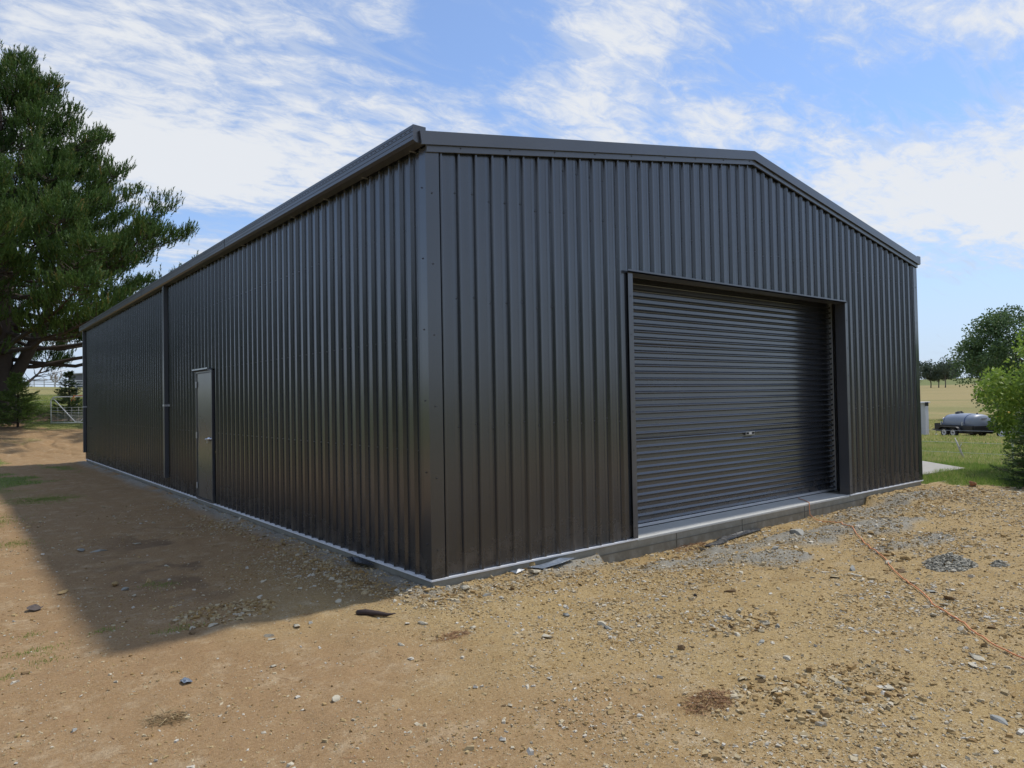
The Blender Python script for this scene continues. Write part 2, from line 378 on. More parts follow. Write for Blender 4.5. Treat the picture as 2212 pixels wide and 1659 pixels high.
bh = t.m('ADD', t.m('ADD', t.m('MULTIPLY', nf, .55), t.m('MULTIPLY', nff, .22)), t.m('MULTIPLY', peb, .35))
bh = t.m('ADD', bh, t.m('MULTIPLY', vc2.outputs['Distance'], -.25))
bump(t, b, bh, .95, .014)
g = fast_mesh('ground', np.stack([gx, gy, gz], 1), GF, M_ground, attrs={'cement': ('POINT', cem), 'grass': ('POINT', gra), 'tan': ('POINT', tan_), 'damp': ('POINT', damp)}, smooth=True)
tag(g, kind='structure')

# ------------------------------------------------------------------ the shed
shed = empty('steel_shed', (0, 0, 0))
tag(shed, 'large charcoal steel farm shed with a gable roof and roller door', 'shed')
SL = .170                                       # roof slope
def ztop_front(x): return 3.705+SL*min(x, WX-x)
PROF = [(0, 0), (.004, .0), (.046, -.0030), (.052, -.0012), (.058, -.0030), (.100, .0), (.106, .0), (.110, -.003), (.1215, -.0245), (.1245, -.0275), (.129, -.029), (.140, -.029), (.1445, -.0275), (.1475, -.0240), (.159, -.0035), (.162, 0), (.19, 0)]
def rib_run(length, x_off=0.0):
    xs = []; n = int(math.ceil(length/.19))+1
    for k in range(n):
        for p, d in PROF[:-1]:
            xs.append((k*.19+p+x_off, d))
    xs = [q for q in xs if -1e-6 <= q[0] <= length]
    if xs[0][0] > 0: xs = [(0, 0)]+xs
    if xs[-1][0] < length: xs.append((length, xs[-1][1]))
    return xs
def cladding(name, length, zb, zt, place, parent, sheet=.76, off=0.0, pan=.03, joined=False):
    """ribbed sheets one by one; place(u, d, z) turns run, depth and height into a point"""
    xs = rib_run(length, off); groups = {}
    for i in range(len(xs)-1):
        mid = (xs[i][0]+xs[i+1][0])/2; groups.setdefault(0 if joined else int((mid-off)//sheet), []).append(i)
    lr = np.random.default_rng(3)
    for k in sorted(groups):
        mb = MB(); idx = groups[k]; jig = lr.uniform(-.0012, .0012)
        for i in idx:
            (u0, d0), (u1, d1) = xs[i], xs[i+1]; mid = (u0+u1)/2
            for (lo0, hi0), (lo1, hi1) in zip(spans(mid, u0, zb, zt), spans(mid, u1, zb, zt)):
                V = [place(u0, pan+d0+jig, lo0), place(u1, pan+d1+jig, lo1), place(u1, pan+d1+jig, hi1), place(u0, pan+d0+jig, hi0)]
                mb.add(V, [(0, 1, 2, 3)])
        if mb.v: mb.build(name, M_wall, parent)
def spans(mid, u, zb, zt):
    return [(lo, zt(u)) for lo, _ in zb(mid, u)]
DX0, DX1, DH = 2.631, 7.395, 2.915
PY0, PY1, PH = 6.324, 7.208, 2.079
cladding('wall_sheet', WX, lambda mid, u: [(DH+.004, 0)] if DX0 < mid < DX1 else [(.006, 0)], ztop_front, lambda u, d, z: (u, d, z), shed, off=.03)
cladding('wall_sheet', LY, lambda mid, u: [(PH+.02, 0)] if PY0-.03 < mid < PY1+.03 else [(.006, 0)], lambda u: 3.80, lambda u, d, z: (d, u, z), shed, off=-.045)
cladding('rear_cladding', WX, lambda mid, u: [(.006, 0)], ztop_front, lambda u, d, z: (u, LY-d, z), shed, joined=True)
cladding('far_side_cladding', LY, lambda mid, u: [(.006, 0)], lambda u: 3.80, lambda u, d, z: (WX-d, u, z), shed, joined=True)
# roof
for s in (0, 1):
    fx = (lambda x: x) if s == 0 else (lambda x: WX-x)
    mb = MB(); xs = rib_run(LY-.02)
    for i in range(len(xs)-1):
        (u0, d0), (u1, d1) = xs[i], xs[i+1]
        za = lambda x, d: 3.84+SL*x-d-.03
        mb.add([(fx(-.05), u0+.01, za(-.05, d0)), (fx(-.05), u1+.01, za(-.05, d1)), (fx(4.99), u1+.01, za(4.99, d1)), (fx(4.99), u0+.01, za(4.99, d0))], [(0, 1, 2, 3)])
    mb.build('roof_sheeting', M_wall, shed)
mb = MB(); zr = 3.875+SL*5
mb.add([(4.8, .0, zr-.034), (5, .0, zr), (5.2, .0, zr-.034), (4.8, LY, zr-.034), (5, LY, zr), (5.2, LY, zr-.034)], [(0, 1, 4, 3), (1, 2, 5, 4)]); mb.build('ridge_cap', M_trim, shed)
# slab
mb = MB(); mb.box(.012, WX-.012, .012, LY-.012, -.34, -.012)
slab = mb.build('concrete_slab', M_conc, shed)
def bevel(o, w=.006, seg=2):
    m = o.modifiers.new('edge', 'BEVEL'); m.width = w; m.segments = seg; m.limit_method = 'ANGLE'; return o
bevel(slab, .008)
# formwork line cast into the face of the slab under the roller door
mb = MB(); mb.box(2.0, 7.9, .0045, .013, -.108, -.101)
for x in (3.3, 4.6, 6.1): mb.box(x, x+.005, .0055, .013, -.19, -.02)
mb.build('formwork_seam', simple('formwork_shadow_line', (.14, .135, .11), .9), shed)
# door apron: smooth screeded top between the jambs
mb = MB(); mb.box(DX0+.002, DX1-.002, .002, .62, -.03, 0.0); bevel(mb.build('door_sill', concrete('smooth_concrete', (.60, .60, .57), (.4, .38, .33)), shed), .006)
# zinc base strip
def strip(pts_list):
    mb = MB()
    for f in pts_list: mb.box(*f)
    return mb.build('base_strip', M_zinc, shed)
strip([(-.012, DX0, -.012, .03, -.012, .003)]); strip([(DX1, WX+.012, -.012, .03, -.012, .003)])
strip([(-.012, .03, .03, PY0, -.012, .003)]); strip([(-.012, .03, PY1, LY, -.012, .003)]); strip([(-.012, .03, PY0, PY1, -.012, .002)])
# corner flashings
def corner(x, y, sx, sy, z1=3.74):
    w = .138; e = .0025; mb = MB()
    mb.add([(x, y, .004), (x+sx*w, y, .004), (x+sx*w, y, z1), (x, y, z1)], [(0, 1, 2, 3)])
    wx = w; w = .105
    mb.add([(x, y, .004), (x, y+sy*w, .004), (x, y+sy*w, z1), (x, y, z1)], [(0, 1, 2, 3)])
    mb.add([(x+sx*wx, y, .004), (x+sx*wx, y-sy*-.028, .004), (x+sx*wx, y-sy*-.028, z1), (x+sx*wx, y, z1)], [(0, 1, 2, 3)])
    mb.add([(x, y+sy*w, .004), (x-sx*-.028, y+sy*w, .004), (x-sx*-.028, y+sy*w, z1), (x, y+sy*w, z1)], [(0, 1, 2, 3)])
    return mb.build('corner_flashing', M_wall, shed)
corner(-.004, -.004, 1, 1); corner(WX+.004, -.004, -1, 1); corner(-.004, LY+.004, 1, -1); corner(WX+.004, LY+.004, -1, -1)
# barge boards on the front gable
for s in (0, 1):
    fx = (lambda x: x) if s == 0 else (lambda x: WX-x)
    mb = MB(); x0 = -.065 if s == 0 else -.03; f0 = .05
    for (ya, yb, zl, zh) in ((-.052, -.034, 3.752, 3.866),):
        a0 = (x0, zl+SL*x0); a1 = (x0-(.016 if s == 0 else 0), zh+SL*x0); b0 = (5, zl+SL*5); b1 = (5, zh+SL*5)
        P4 = [a0, b0, b1, a1]
        V = [(fx(p[0]), ya, p[1]) for p in P4]+[(fx(p[0]), yb, p[1]) for p in P4]
        mb.add(V, [(0, 1, 2, 3), (4, 5, 6, 7), (0, 1, 5, 4), (1, 2, 6, 5), (2, 3, 7, 6), (3, 0, 4, 7)])
        # top leg returning over the roof edge
        V = [(fx(a1[0]), yb, a1[1]), (fx(5), yb, b1[1]), (fx(5), .13, b1[1]), (fx(a1[0]), .13, a1[1])]
        mb.add(V, [(0, 1, 2, 3)])
    mb.build('barge_board', M_trim, shed)
    mb = MB(); V = []
    for yy in (-.026, -.002):
        V += [(fx(-.002), yy, 3.695), (fx(5), yy, 3.695+SL*5), (fx(5), yy, 3.775+SL*5), (fx(-.002), yy, 3.775)]
    mb.add(V, [(0, 1, 2, 3), (4, 5, 6, 7), (0, 1, 5, 4), (1, 2, 6, 5), (2, 3, 7, 6), (3, 0, 4, 7)])
    mb.build('gable_trim', M_trim, shed)
mb = MB()
for s in (0, 1):
    fx = (lambda x: x) if s == 0 else (lambda x: WX-x)
    V = [(fx(-.02), LY+.03, 3.70), (fx(5), LY+.03, 3.70+SL*5), (fx(5), LY+.03, 3.87+SL*5), (fx(-.02), LY+.03, 3.87)]
    mb.add(V, [(0, 1, 2, 3)])
mb.build('rear_barge_board', M_trim, shed)
# gutters: a rolled lip, three grooves, a slotted face and a bevelled sole
def gutter(sx, x_in, y0, y1):
    gp = [(0, 3.757), (-.100, 3.757), (-.128, 3.775), (-.128, 3.806), (-.124, 3.809), (-.128, 3.812), (-.128, 3.842), (-.124, 3.845), (-.128, 3.848), (-.128, 3.872), (-.124, 3.875), (-.128, 3.878), (-.128, 3.903), (-.118, 3.903), (-.118, 3.78), (-.100, 3.766), (-.012, 3.766), (-.012, 3.895), (0, 3.895)]
    poly = [(x_in+sx*p, z) for p, z in gp]
    mb = MB(); mb.prism(poly, 'y', y0, y1); o = mb.build('gutter', M_trim, shed)
    for ye, e in ((y0, -.002), (y1, .002)):
        mb = MB(); cp = [(0, 3.757), (-.100, 3.757), (-.129, 3.775), (-.129, 3.905), (0, 3.905)]
        mb.prism([(x_in+sx*p, z) for p, z in cp], 'y', ye+e-.0015, ye+e+.0015); mb.build('stop_end', M_trim, o)
    mb = MB(); y = y0+.03
    while y < y1-.08:
        mb.box(*sorted((x_in-sx*.1285, x_in-sx*.1275)), y, y+.035, 3.857, 3.864); y += .078
    tag(mb.build('overflow_slot', M_dark, o), kind='stuff')
    for y in (5.2, 10.7, 16.2):
        mb = MB(); mb.box(*sorted((x_in-sx*.131, x_in-sx*.127)), y, y+.006, 3.776, 3.904); mb.build('gutter_joint', M_black, o)
    return o
gl = gutter(1, -.006, -.020, LY+.12)
gutter(-1, WX+.006, -.020, LY+.12)
mb = MB()
for y in np.arange(.18, LY, .92): mb.box(-.040, .02, y, y+.018, 3.748, 3.7555)
tag(mb.build('gutter_bracket', M_galv, gl), kind='stuff')
# downpipes
for y in (9.06, 18.88):
    mb = MB(); mb.prism([(-.085, y+.004), (-.081, y), (-.012, y), (-.008, y+.004), (-.008, y+.096), (-.012, y+.1), (-.081, y+.1), (-.085, y+.096)], 'z', .20, 3.757)
    dp = mb.build('downpipe', M_trim, shed)
    for z in (1.52,) if y < 15 else (1.52,):
        mb = MB(); mb.box(-.089, .0, y-.004, y+.104, z, z+.035); mb.box(-.006, .0, y-.045, y+.15, z, z+.035); mb.build('pipe_clip', M_galv, dp)
# roller door ---------------------------------------------------------------
rd = empty('roller_door', (0, .40, 0)); rd.parent = shed
PCH = .0805; cx0, cx1 = DX0-.30, 7.73
slp = [(0, .013), (.002, .0), (.004, -.010), (.009, -.0155), (.014, -.0165), (.020, -.0145), (.027, -.009), (.034, -.003), (.039, 0), (.0735, .001), (.0750, .013), (.0805, .013)]
mb = MB(); xsd = np.linspace(cx0, cx1, 13)
for i in range(len(slp)-1):
    for k in range(len(xsd)-1):
        (z0, d0), (z1, d1) = slp[i], slp[i+1]
        bow = lambda x: .004*math.sin((x-cx0)*1.1)
        mb.add([(xsd[k], d0+bow(xsd[k]), z0), (xsd[k+1], d0+bow(xsd[k+1]), z0), (xsd[k+1], d1+bow(xsd[k+1]), z1), (xsd[k], d1+bow(xsd[k]), z1)], [(0, 1, 2, 3)])
s0 = mb.build('curtain_slat', M_roll, rd, loc=(0, 0, .045)); sm = s0.data
bpy.data.objects.remove(s0)
for k in range(38):
    link('curtain_slat', sm, rd, (0, 0.0, .045+k*PCH))
# two stiffer joints where curtain sheets overlap
for k in (12, 26):
    mb = MB(); mb.tube([(cx0, -.004, .045+k*PCH+.04), (cx1, -.004, .045+k*PCH+.04)], .007, 8); mb.build('curtain_seam', M_roll, rd, True)
mb = MB(); mb.box(cx0, cx1, -.016, .016, .012, .045); bevel(mb.build('bottom_rail', simple('bottom_rail_alloy', (.6, .6, .61), .42, .5, .08), rd), .003)
mb = MB(); mb.box(cx0, cx1, -.012, .012, .0, .012); mb.build('rubber_seal', M_black, rd)
for x in (DX0-.36, 7.69):
    mb = MB(); mb.box(x, x+.10, -.045, .03, .004, 3.05); gd = mb.build('door_guide', M_galv, rd); bevel(gd, .004)
    mb = MB(); side = x if x > 5 else x+.10
    for z in np.arange(.06, 3.0, PCH): mb.box(side-.012, side+.004, -.03, -.012, z, z+.022)
    tag(mb.build('guide_clip', M_screw, gd), kind='stuff')
mb = MB(); mb.tube([(cx0-.1, .26, 3.26), (cx1+.1, .26, 3.26)], .24, 24); mb.build('curtain_roll', M_roll, rd, True)
mb = MB(); mb.box(5.30, 5.50, -.024, -.012, .990, 1.032); bd = mb.build('lock_plate', simple('lock_plate_silver', (.6, .6, .6), .35, .6), rd)
mb = MB(); mb.box(5.308, 5.362, -.0275, -.0235, .997, 1.025); mb.build('finger_recess', M_dark, bd)
mb = MB(); mb.box(5.438, 5.492, -.0275, -.0235, .997, 1.025); mb.build('finger_recess', M_dark, bd)
mb = MB(); mb.box(5.375, 5.425, -.0275, -.0235, 1.004, 1.018); mb.build('lock_badge', simple('badge_white', (.75, .75, .75), .5), bd)
# opening trims
mb = MB(); mb.box(DX0-.016, DX0+.0, -.006, .15, .002, DH); mb.box(DX0-.075, DX0-.016, -.006, -.003, .004, DH); mb.build('jamb_flashing', M_trim, shed)
mb = MB(); mb.box(DX1, DX1+.016, -.006, .15, .002, DH); mb.box(DX1+.016, DX1+.075, -.006, -.003, .004, DH); mb.build('jamb_flashing', M_trim, shed)
mb = MB(); mb.box(DX0-.09, DX1+.02, -.024, .16, DH-.018, DH-.002); mb.box(DX0-.09, DX1+.02, -.024, -.019, DH-.018, DH+.016); mb.build('head_flashing', M_trim, shed)
mb = MB(); mb.box(DX0-.5, DX1+.5, .9, .92, 0, 3.6); mb.box(DX0-.5, DX0-.48, .16, .9, 0, 3.6); mb.box(DX1+.48, DX1+.5, .16, .9, 0, 3.6); mb.box(DX0-.5, DX1+.5, .16, .92, 3.6, 3.62); mb.build('dark_interior', M_dark, shed)  # near-black box added behind the roller door so the inside reads dark
# personal door -------------------------------------------------------------
pd = empty('access_door', (0, 0, 0)); pd.parent = shed
mb = MB(); mb.box(-.004, .036, PY0+.035, PY1-.035, .035, PH-.03); bevel(mb.build('door_leaf', M_door, pd), .004)
mb = MB(); mb.box(-.014, .03, PY0, PY0+.03, .004, PH); mb.box(-.014, .03, PY1-.03, PY1, .004, PH); mb.box(-.014, .03, PY0+.03, PY1-.03, PH-.026, PH); mb.box(-.02, .03, PY0+.03, PY1-.03, .004, .03); mb.build('door_frame', M_trim, pd)
mb = MB(); mb.box(-.05, .03, PY0+.11, PY1+.10, PH+.006, PH+.022); mb.box(-.05, -.046, PY0+.11, PY1+.10, PH+.006, PH+.045); mb.build('drip_flashing', M_galv, pd)
for z in (1.82, .99, .17):
    mb = MB(); mb.tube([(-.019, PY1-.032, z), (-.019, PY1-.032, z+.1)], .009, 8); mb.box(-.0165, -.0145, PY1-.06, PY1-.004, z, z+.1); mb.build('hinge', M_galv, pd)
mb = MB(); mb.tube([(-.005, PY0+.12, 1.0), (-.03, PY0+.12, 1.0), (-.055, PY0+.12, 1.0)], [.031, .031, .012], 14)
mb.tube([(-.05, PY0+.12, 1.0), (-.062, PY0+.13, 1.0), (-.062, PY0+.19, .998), (-.055, PY0+.24, .992)], .011, 10); mb.tube([(-.005, PY0+.055, 1.0), (-.022, PY0+.055, 1.0)], .02, 10)
hd = mb.build('lever_handle', simple('chrome', (.75, .75, .76), .2, 1.0, .05), pd, True)
mb = MB(); mb.box(-.03, -.026, PY0+.21, PY0+.235, .93, .985); mb.tube([(-.03, PY0+.225, .985), (-.05, PY0+.23, .995)], .003, 6); mb.build('key', M_galv, hd)
# screws
def screws(pts, axis_):
    mb = MB()
    for p in pts:
        q = 2*math.pi/6; r = .0062
        if axis_ == 'y': mb.tube([(p[0], p[1], p[2]), (p[0], p[1]-.007, p[2])], r, 6)
        else: mb.tube([(p[0], p[1], p[2]), (p[0]-.007, p[1], p[2])], r, 6)
    tag(mb.build('screw_heads', M_screw, shed), kind='stuff')
pts = []
for k in range(53):
    x = .03+k*.19+.10
    if x > WX-.1: break
    for z in (.12, 1.30, 2.45, 3.40):
        if DX0-.03 < x < DX1+.03 and z < DH+.05: continue
        pts.append((x, .031, z+(0.02*((k*7) % 3-1))))
    if DX0 < x < DX1: pts.append((x, .031, DH+.06))
    if 1 < x < 9 and 3.85 < ztop_front(x)-.12: pts.append((x, .031, 3.85))
for k in range(1, 52, 3): pts.append((.03+k*.19+.135, -.026, 3.735+SL*min(.03+k*.19+.135, WX-(.03+k*.19+.135))))
for z in np.arange(.12, DH, .42): pts += [(DX0-.045, -.006, z), (DX1+.045, -.006, z)]
for z in np.arange(.25, 3.7, .62): pts += [(.06, -.004, z), (WX-.06, -.004, z)]
screws(pts, 'y')
pts = [(.031, -.045+k*.19+.09, z) for k in range(1, 100) for z in (.12, 1.1, 2.1, 3.1) if not (PY0-.03 < -.045+k*.19+.09 < PY1+.03 and z < PH)]
pts += [(-.004, .06, z) for z in np.arange(.3, 3.7, .62)]
screws(pts, 'x')

# ------------------------------------------------------------------ foliage helpers
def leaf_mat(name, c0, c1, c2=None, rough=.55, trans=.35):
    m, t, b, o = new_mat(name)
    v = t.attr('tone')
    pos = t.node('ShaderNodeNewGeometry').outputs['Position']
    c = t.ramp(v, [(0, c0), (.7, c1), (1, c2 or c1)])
    c = t.mix(t.ss(t.noise(pos, 1.3, 4, .6), .35, .7, 0, .35), c, tuple(x*1.5 for x in c1))
    t.put(b.inputs['Base Color'], c); b.inputs['Roughness'].default_value = rough; b.inputs['Specular IOR Level'].default_value = .3
    tr = t.node('ShaderNodeBsdfTranslucent'); t.put(tr.inputs[0], c)
    mx = t.node('ShaderNodeMixShader'); mx.inputs[0].default_value = trans; t.l.new(b.outputs[0], mx.inputs[1]); t.l.new(tr.outputs[0], mx.inputs[2]); t.l.new(mx.outputs[0], o.inputs[0])
    return m
def unit(v): return v/(np.linalg.norm(v, axis=-1, keepdims=True)+1e-9)
def rand_dirs(n, r): return unit(r.normal(size=(n, 3)))
def blades(base, d, L, w, r):
    """triangles: base point, direction, length, width"""
    n = len(base); side = unit(np.cross(d, rand_dirs(n, r)))
    w = np.broadcast_to(w, (n,))[:, None]; L = np.broadcast_to(L, (n,))[:, None]
    V = np.stack([base-side*w/2, base+side*w/2, base+d*L], 1).reshape(-1, 3)
    return V, np.arange(n*3).reshape(-1, 3)
def leaves(base, d, L, w, r):
    """small rhombic leaves, folded a little"""
    n = len(base); side = unit(np.cross(d, rand_dirs(n, r)))
    w = np.broadcast_to(w, (n,))[:, None]; L = np.broadcast_to(L, (n,))[:, None]
    mid = base+d*L*.45
    V = np.stack([base, mid+side*w/2, base+d*L, mid-side*w/2], 1).reshape(-1, 3)
    return V, np.arange(n*4).reshape(-1, 4)
M_bark = simple('pine_bark', (.060, .046, .036), .95, 0, .45, 9, .9, 14)
M_bark2 = simple('grey_bark', (.16, .14, .115), .95, 0, .3, 7, .6, 14)

# ------------------------------------------------------------------ the big pine
def pine(loc, H, R0, seed, zlow=2.0):
    r = np.random.default_rng(seed); root = empty('pine_tree', loc)
    tk = MB(); pts = [(0, 0, -.3), (.02, 0, .6), (.0, .03, 2.5), (.12, .05, 5), (.05, .0, 8), (.1, .1, 11), (0, 0, H-.6)]
    tk.tube(pts, [.78, .62, .50, .40, .29, .17, .03], 14)
    # a second stem that forks low
    tk.tube([(0, 0, .9), (.7, -.3, 2.4), (1.5, -.6, 4.2), (2.1, -.8, 6.6), (2.3, -.8, 9.2)], [.30, .25, .20, .13, .05], 9)
    tk.build('trunk', M_bark, root, True)
    lb = MB(); tb = []; td = []; tl = []
    nl = 132
    for i in range(nl):
        f = (i+.5)/nl; z = zlow+(H-zlow-.3)*f**.92
        prof = float(np.interp(z, [0, 2.5, 4, 6, 7.5, 9, 11.5, 13.3, 15, 16.2], [6.0, 8.0, 9.0, 8.8, 7.6, 6.0, 4.3, 2.9, 1.7, .4]))
        az = i*2.39996+r.uniform(-.35, .35); L = prof*(.62+.42*r.random()**.6)
        d = np.array([math.cos(az), math.sin(az), 0]); rise = r.uniform(.0, .30)+.45*f
        p0 = np.array([0, 0, z-L*rise*.8]); n = 7; ps = []
        sag = r.uniform(.0, .18)*L
        for k in range(n):
            s = k/(n-1); ps.append(p0+d*L*s+np.array([0, 0, L*rise*s**1.3-sag*math.sin(s*3.0)])+r.normal(size=3)*.05*L*s*(1-s))
        lb.tube(ps, [max(.012, (.06+.03*(1-f))*(1-s)**.8*(L/R0+.25)) for s in np.linspace(0, 1, n)], 5, False)
        ps = np.array(ps)
        # side twigs carry the shoots
        nt = int(8+L*4.2)
        for j in range(nt):
            s = .42+.6*r.random()**.75; s = min(s, 1.0); q = s*(n-1); k = min(int(q), n-2); c = ps[k]+(ps[k+1]-ps[k])*(q-k)
            sd_ = 1 if r.random() < .5 else -1
            a2 = az+sd_*r.uniform(.35, 1.25); l2 = (1.15-s*.65)*r.uniform(.35, 1.0)*min(1.9, .35+L*.26)
            d2 = np.array([math.cos(a2), math.sin(a2), r.uniform(.05, .75)])
            e = c+d2*l2; mid = c+d2*l2*.5+np.array([0, 0, -.05])
            if l2 > .4: lb.tube([c, mid, e], [.022, .014, .006], 3, False)
            m = int(8+l2*13)
            for q2 in range(m):
                u = .5+.55*r.random(); pc = c+(e-c)*u+r.normal(size=3)*.13*np.array([1, 1, .9])
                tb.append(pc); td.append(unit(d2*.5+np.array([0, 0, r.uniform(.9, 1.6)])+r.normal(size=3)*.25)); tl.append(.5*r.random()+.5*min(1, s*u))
    lb.build('limbs', M_bark, root, True)['kind'] = 'stuff'
    tb = np.array(tb); td = np.array(td); tl = np.array(tl); kp = tb[:, 2] > 2.35+.5*vnoise(tb[:, 0]*.8+9, tb[:, 1]*.8+9)*2-.03*np.hypot(tb[:, 0], tb[:, 1]); tb, td, tl = tb[kp], td[kp], tl[kp]; N = len(tb); K = 15
    base = np.repeat(tb, K, 0)+np.repeat(td, K, 0)*r.uniform(-.02, .32, (N*K, 1))
    dd = unit(np.repeat(td, K, 0)*1.1+rand_dirs(N*K, r)*.6)
    V, F = blades(base, dd, r.uniform(.09, .15, N*K), .032, r)
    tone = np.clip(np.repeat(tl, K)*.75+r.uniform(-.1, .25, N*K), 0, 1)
    brown = np.repeat(r.random(N) < .012, K); tone[brown] = 1.0
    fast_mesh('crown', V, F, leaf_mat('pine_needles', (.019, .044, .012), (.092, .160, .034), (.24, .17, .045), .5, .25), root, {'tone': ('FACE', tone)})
    return root
tag(pine((-1.45, 31.7, .85), 15.6, 8.3, 11, 3.5), 'tall dark green pine tree beyond the left end of the shed', 'tree')

# ------------------------------------------------------------------ young conifers, leafy trees
def young_conifer(loc, H, R, seed, mats, dens=1.0, droop=.1):
    r = np.random.default_rng(seed); root = empty('young_conifer', loc)
    tk = MB(); tk.tube([(0, 0, -.05), (.02, 0, H*.5), (0, .01, H*.97)], [.045*H/2, .028*H/2, .006], 7); tk.build('trunk', M_bark, root, True)
    lb = MB(); tb = []; td = []; n = int(95*dens)
    for i in range(n):
        f = r.uniform(.01, 1)**.9; z = H*(.02+.95*f); L = (R*(1-f**1.25)+.10)*r.uniform(.7, 1.12); az = r.uniform(0, 6.28)
        d = np.array([math.cos(az), math.sin(az), r.uniform(.0, .45)-droop]); c = np.array([0, 0, z]); e = c+d*L
        lb.tube([c, (c+e)/2+(0, 0, -.02*H), e], [.012, .008, .003], 3, False)
        for k in range(int(10+L*26)):
            u = r.uniform(.12, 1.05); sdv = np.array([-d[1], d[0], 0])*r.uniform(-.30, .30)*L*(1.15-u)
            tb.append(c+(e-c)*u+sdv+np.array([0, 0, -.02*H*math.sin(u*3.1)])+r.normal(size=3)*.018); td.append(unit(d+sdv*1.6+np.array([0, 0, .15])+r.normal(size=3)*.25))
    lb.build('twigs', M_bark2, root, True)['kind'] = 'stuff'
    tb = np.array(tb); td = np.array(td); N = len(tb); K = 7
    base = np.repeat(tb, K, 0)+np.repeat(td, K, 0)*r.uniform(0, .07, (N*K, 1))*H/2
    V, F = blades(base, unit(np.repeat(td, K, 0)+rand_dirs(N*K, r)*.75), r.uniform(.035, .075, N*K)*(.5+H/4), .014*(.5+H/4), r)
    fast_mesh('crown', V, F, mats, root, {'tone': ('FACE', np.clip(np.repeat(r.random(N), K)*.7+r.random(N*K)*.3, 0, 1))})
    return root
M_cyp = leaf_mat('cypress_leaf', (.032, .065, .024), (.080, .135, .040), (.13, .19, .05), .55, .2)
M_cyp2 = leaf_mat('cypress_leaf_bright', (.060, .115, .028), (.14, .22, .045), (.20, .27, .07), .55, .25)
tag(young_conifer((-1.0, 28.9, .83), 2.15, .95, 21, M_cyp2, 2.2), 'bushy young conifer in front of the big pine trunk', 'tree')
tag(young_conifer((-1.9, 29.3, .85), 1.7, .9, 25, M_cyp, 1.8), 'darker young conifer at the left edge beneath the pine', 'tree')
tag(young_conifer((1.12, 32.3, .86), 2.35, .75, 22, M_cyp, 1.5), 'slender pointed young conifer behind the metal gate', 'tree')
tag(young_conifer((11.5, -1.38, -.22), 1.75, .64, 23, M_cyp, 2.4, .22), 'dark young conifer at the gravel edge, far right', 'tree')

def leafy_tree(name, loc, H, R, z0, seed, leaf, nclump, nleaf, mat, bark=M_bark2, trunk_r=.2, squash=.75, lean=(0, 0), spread=.42, shell=.7):
    r = np.random.default_rng(seed); root = empty(name, loc)
    C = []; zc = (z0+H)/2; hz = (H-z0)/2
    for i in range(nclump):
        d = rand_dirs(1, r)[0]; s = r.uniform(shell, 1)**.6
        if r.random() < .25: s *= .6
        C.append(np.array([d[0]*R*s+lean[0], d[1]*R*s+lean[1], zc+d[2]*hz*s]))
    C = np.array(C)
    tk = MB(); tk.tube([(0, 0, -.2), (.03*H, 0, H*.22), (lean[0]*.4, lean[1]*.4, H*.5), (lean[0]*.7, lean[1]*.7, H*.78)], [trunk_r, trunk_r*.8, trunk_r*.5, trunk_r*.12], 9); tk.build('trunk', bark, root, True)
    lb = MB()
    for c in C[::2]:
        s = np.array([0, 0, H*r.uniform(.12, .5)]); m = (s+c)/2+np.array([0, 0, -.06*H]); lb.tube([s, m, c], [trunk_r*.32, trunk_r*.18, trunk_r*.04], 4, False)
    lb.build('limbs', bark, root, True)['kind'] = 'stuff'
    k = nleaf//nclump; cs = np.repeat(C, k, 0); cr = np.repeat(r.uniform(.6, 1.15, nclump), k)[:, None]*R*spread
    dirs = rand_dirs(len(cs), r); rr = r.random((len(cs), 1))**.45
    base = cs+dirs*rr*cr*np.array([1, 1, squash])
    dd = unit(dirs*.7+rand_dirs(len(cs), r)*.8+np.array([0, 0, -.15]))
    V, F = leaves(base, dd, leaf*r.uniform(.7, 1.3, len(cs)), leaf*.62, r)
    tone = np.clip(np.repeat(r.random(nclump), k)*.5+r.random(len(cs))*.5, 0, 1)
    fast_mesh('crown', V, F, mat, root, {'tone': ('FACE', tone)})
    return root
M_leaf = leaf_mat('dull_green_leaf', (.045, .085, .030), (.105, .165, .062), (.17, .24, .09), .5, .3)
M_lime = leaf_mat('lime_leaf', (.11, .19, .028), (.24, .34, .06), (.38, .42, .10), .5, .45)
M_far = leaf_mat('distant_leaf', (.045, .065, .045), (.075, .10, .060), (.11, .14, .08), .7, .2)
tag(leafy_tree('leafy_tree', (79.8, 17.6, -1.0), 10.4, 5.3, .2, 31, .25, 90, 30000, M_leaf, trunk_r=.4, spread=.30), 'large dull green leafy tree standing beyond the water tank trailer', 'tree')
tag(leafy_tree('leafy_tree', (84.3, 11.6, -1.0), 9.6, 5.0, .2, 35, .27, 60, 16000, M_leaf, trunk_r=.4, spread=.30), 'leafy tree at the right edge, overlapping the large one', 'tree')
tag(leafy_tree('lime_shrub', (13.9, -1.22, -.3), 3.1, 1.35, .35, 32, .085, 80, 15000, M_lime, trunk_r=.05, spread=.28), 'lime green leafy young tree behind the dark conifer', 'tree')

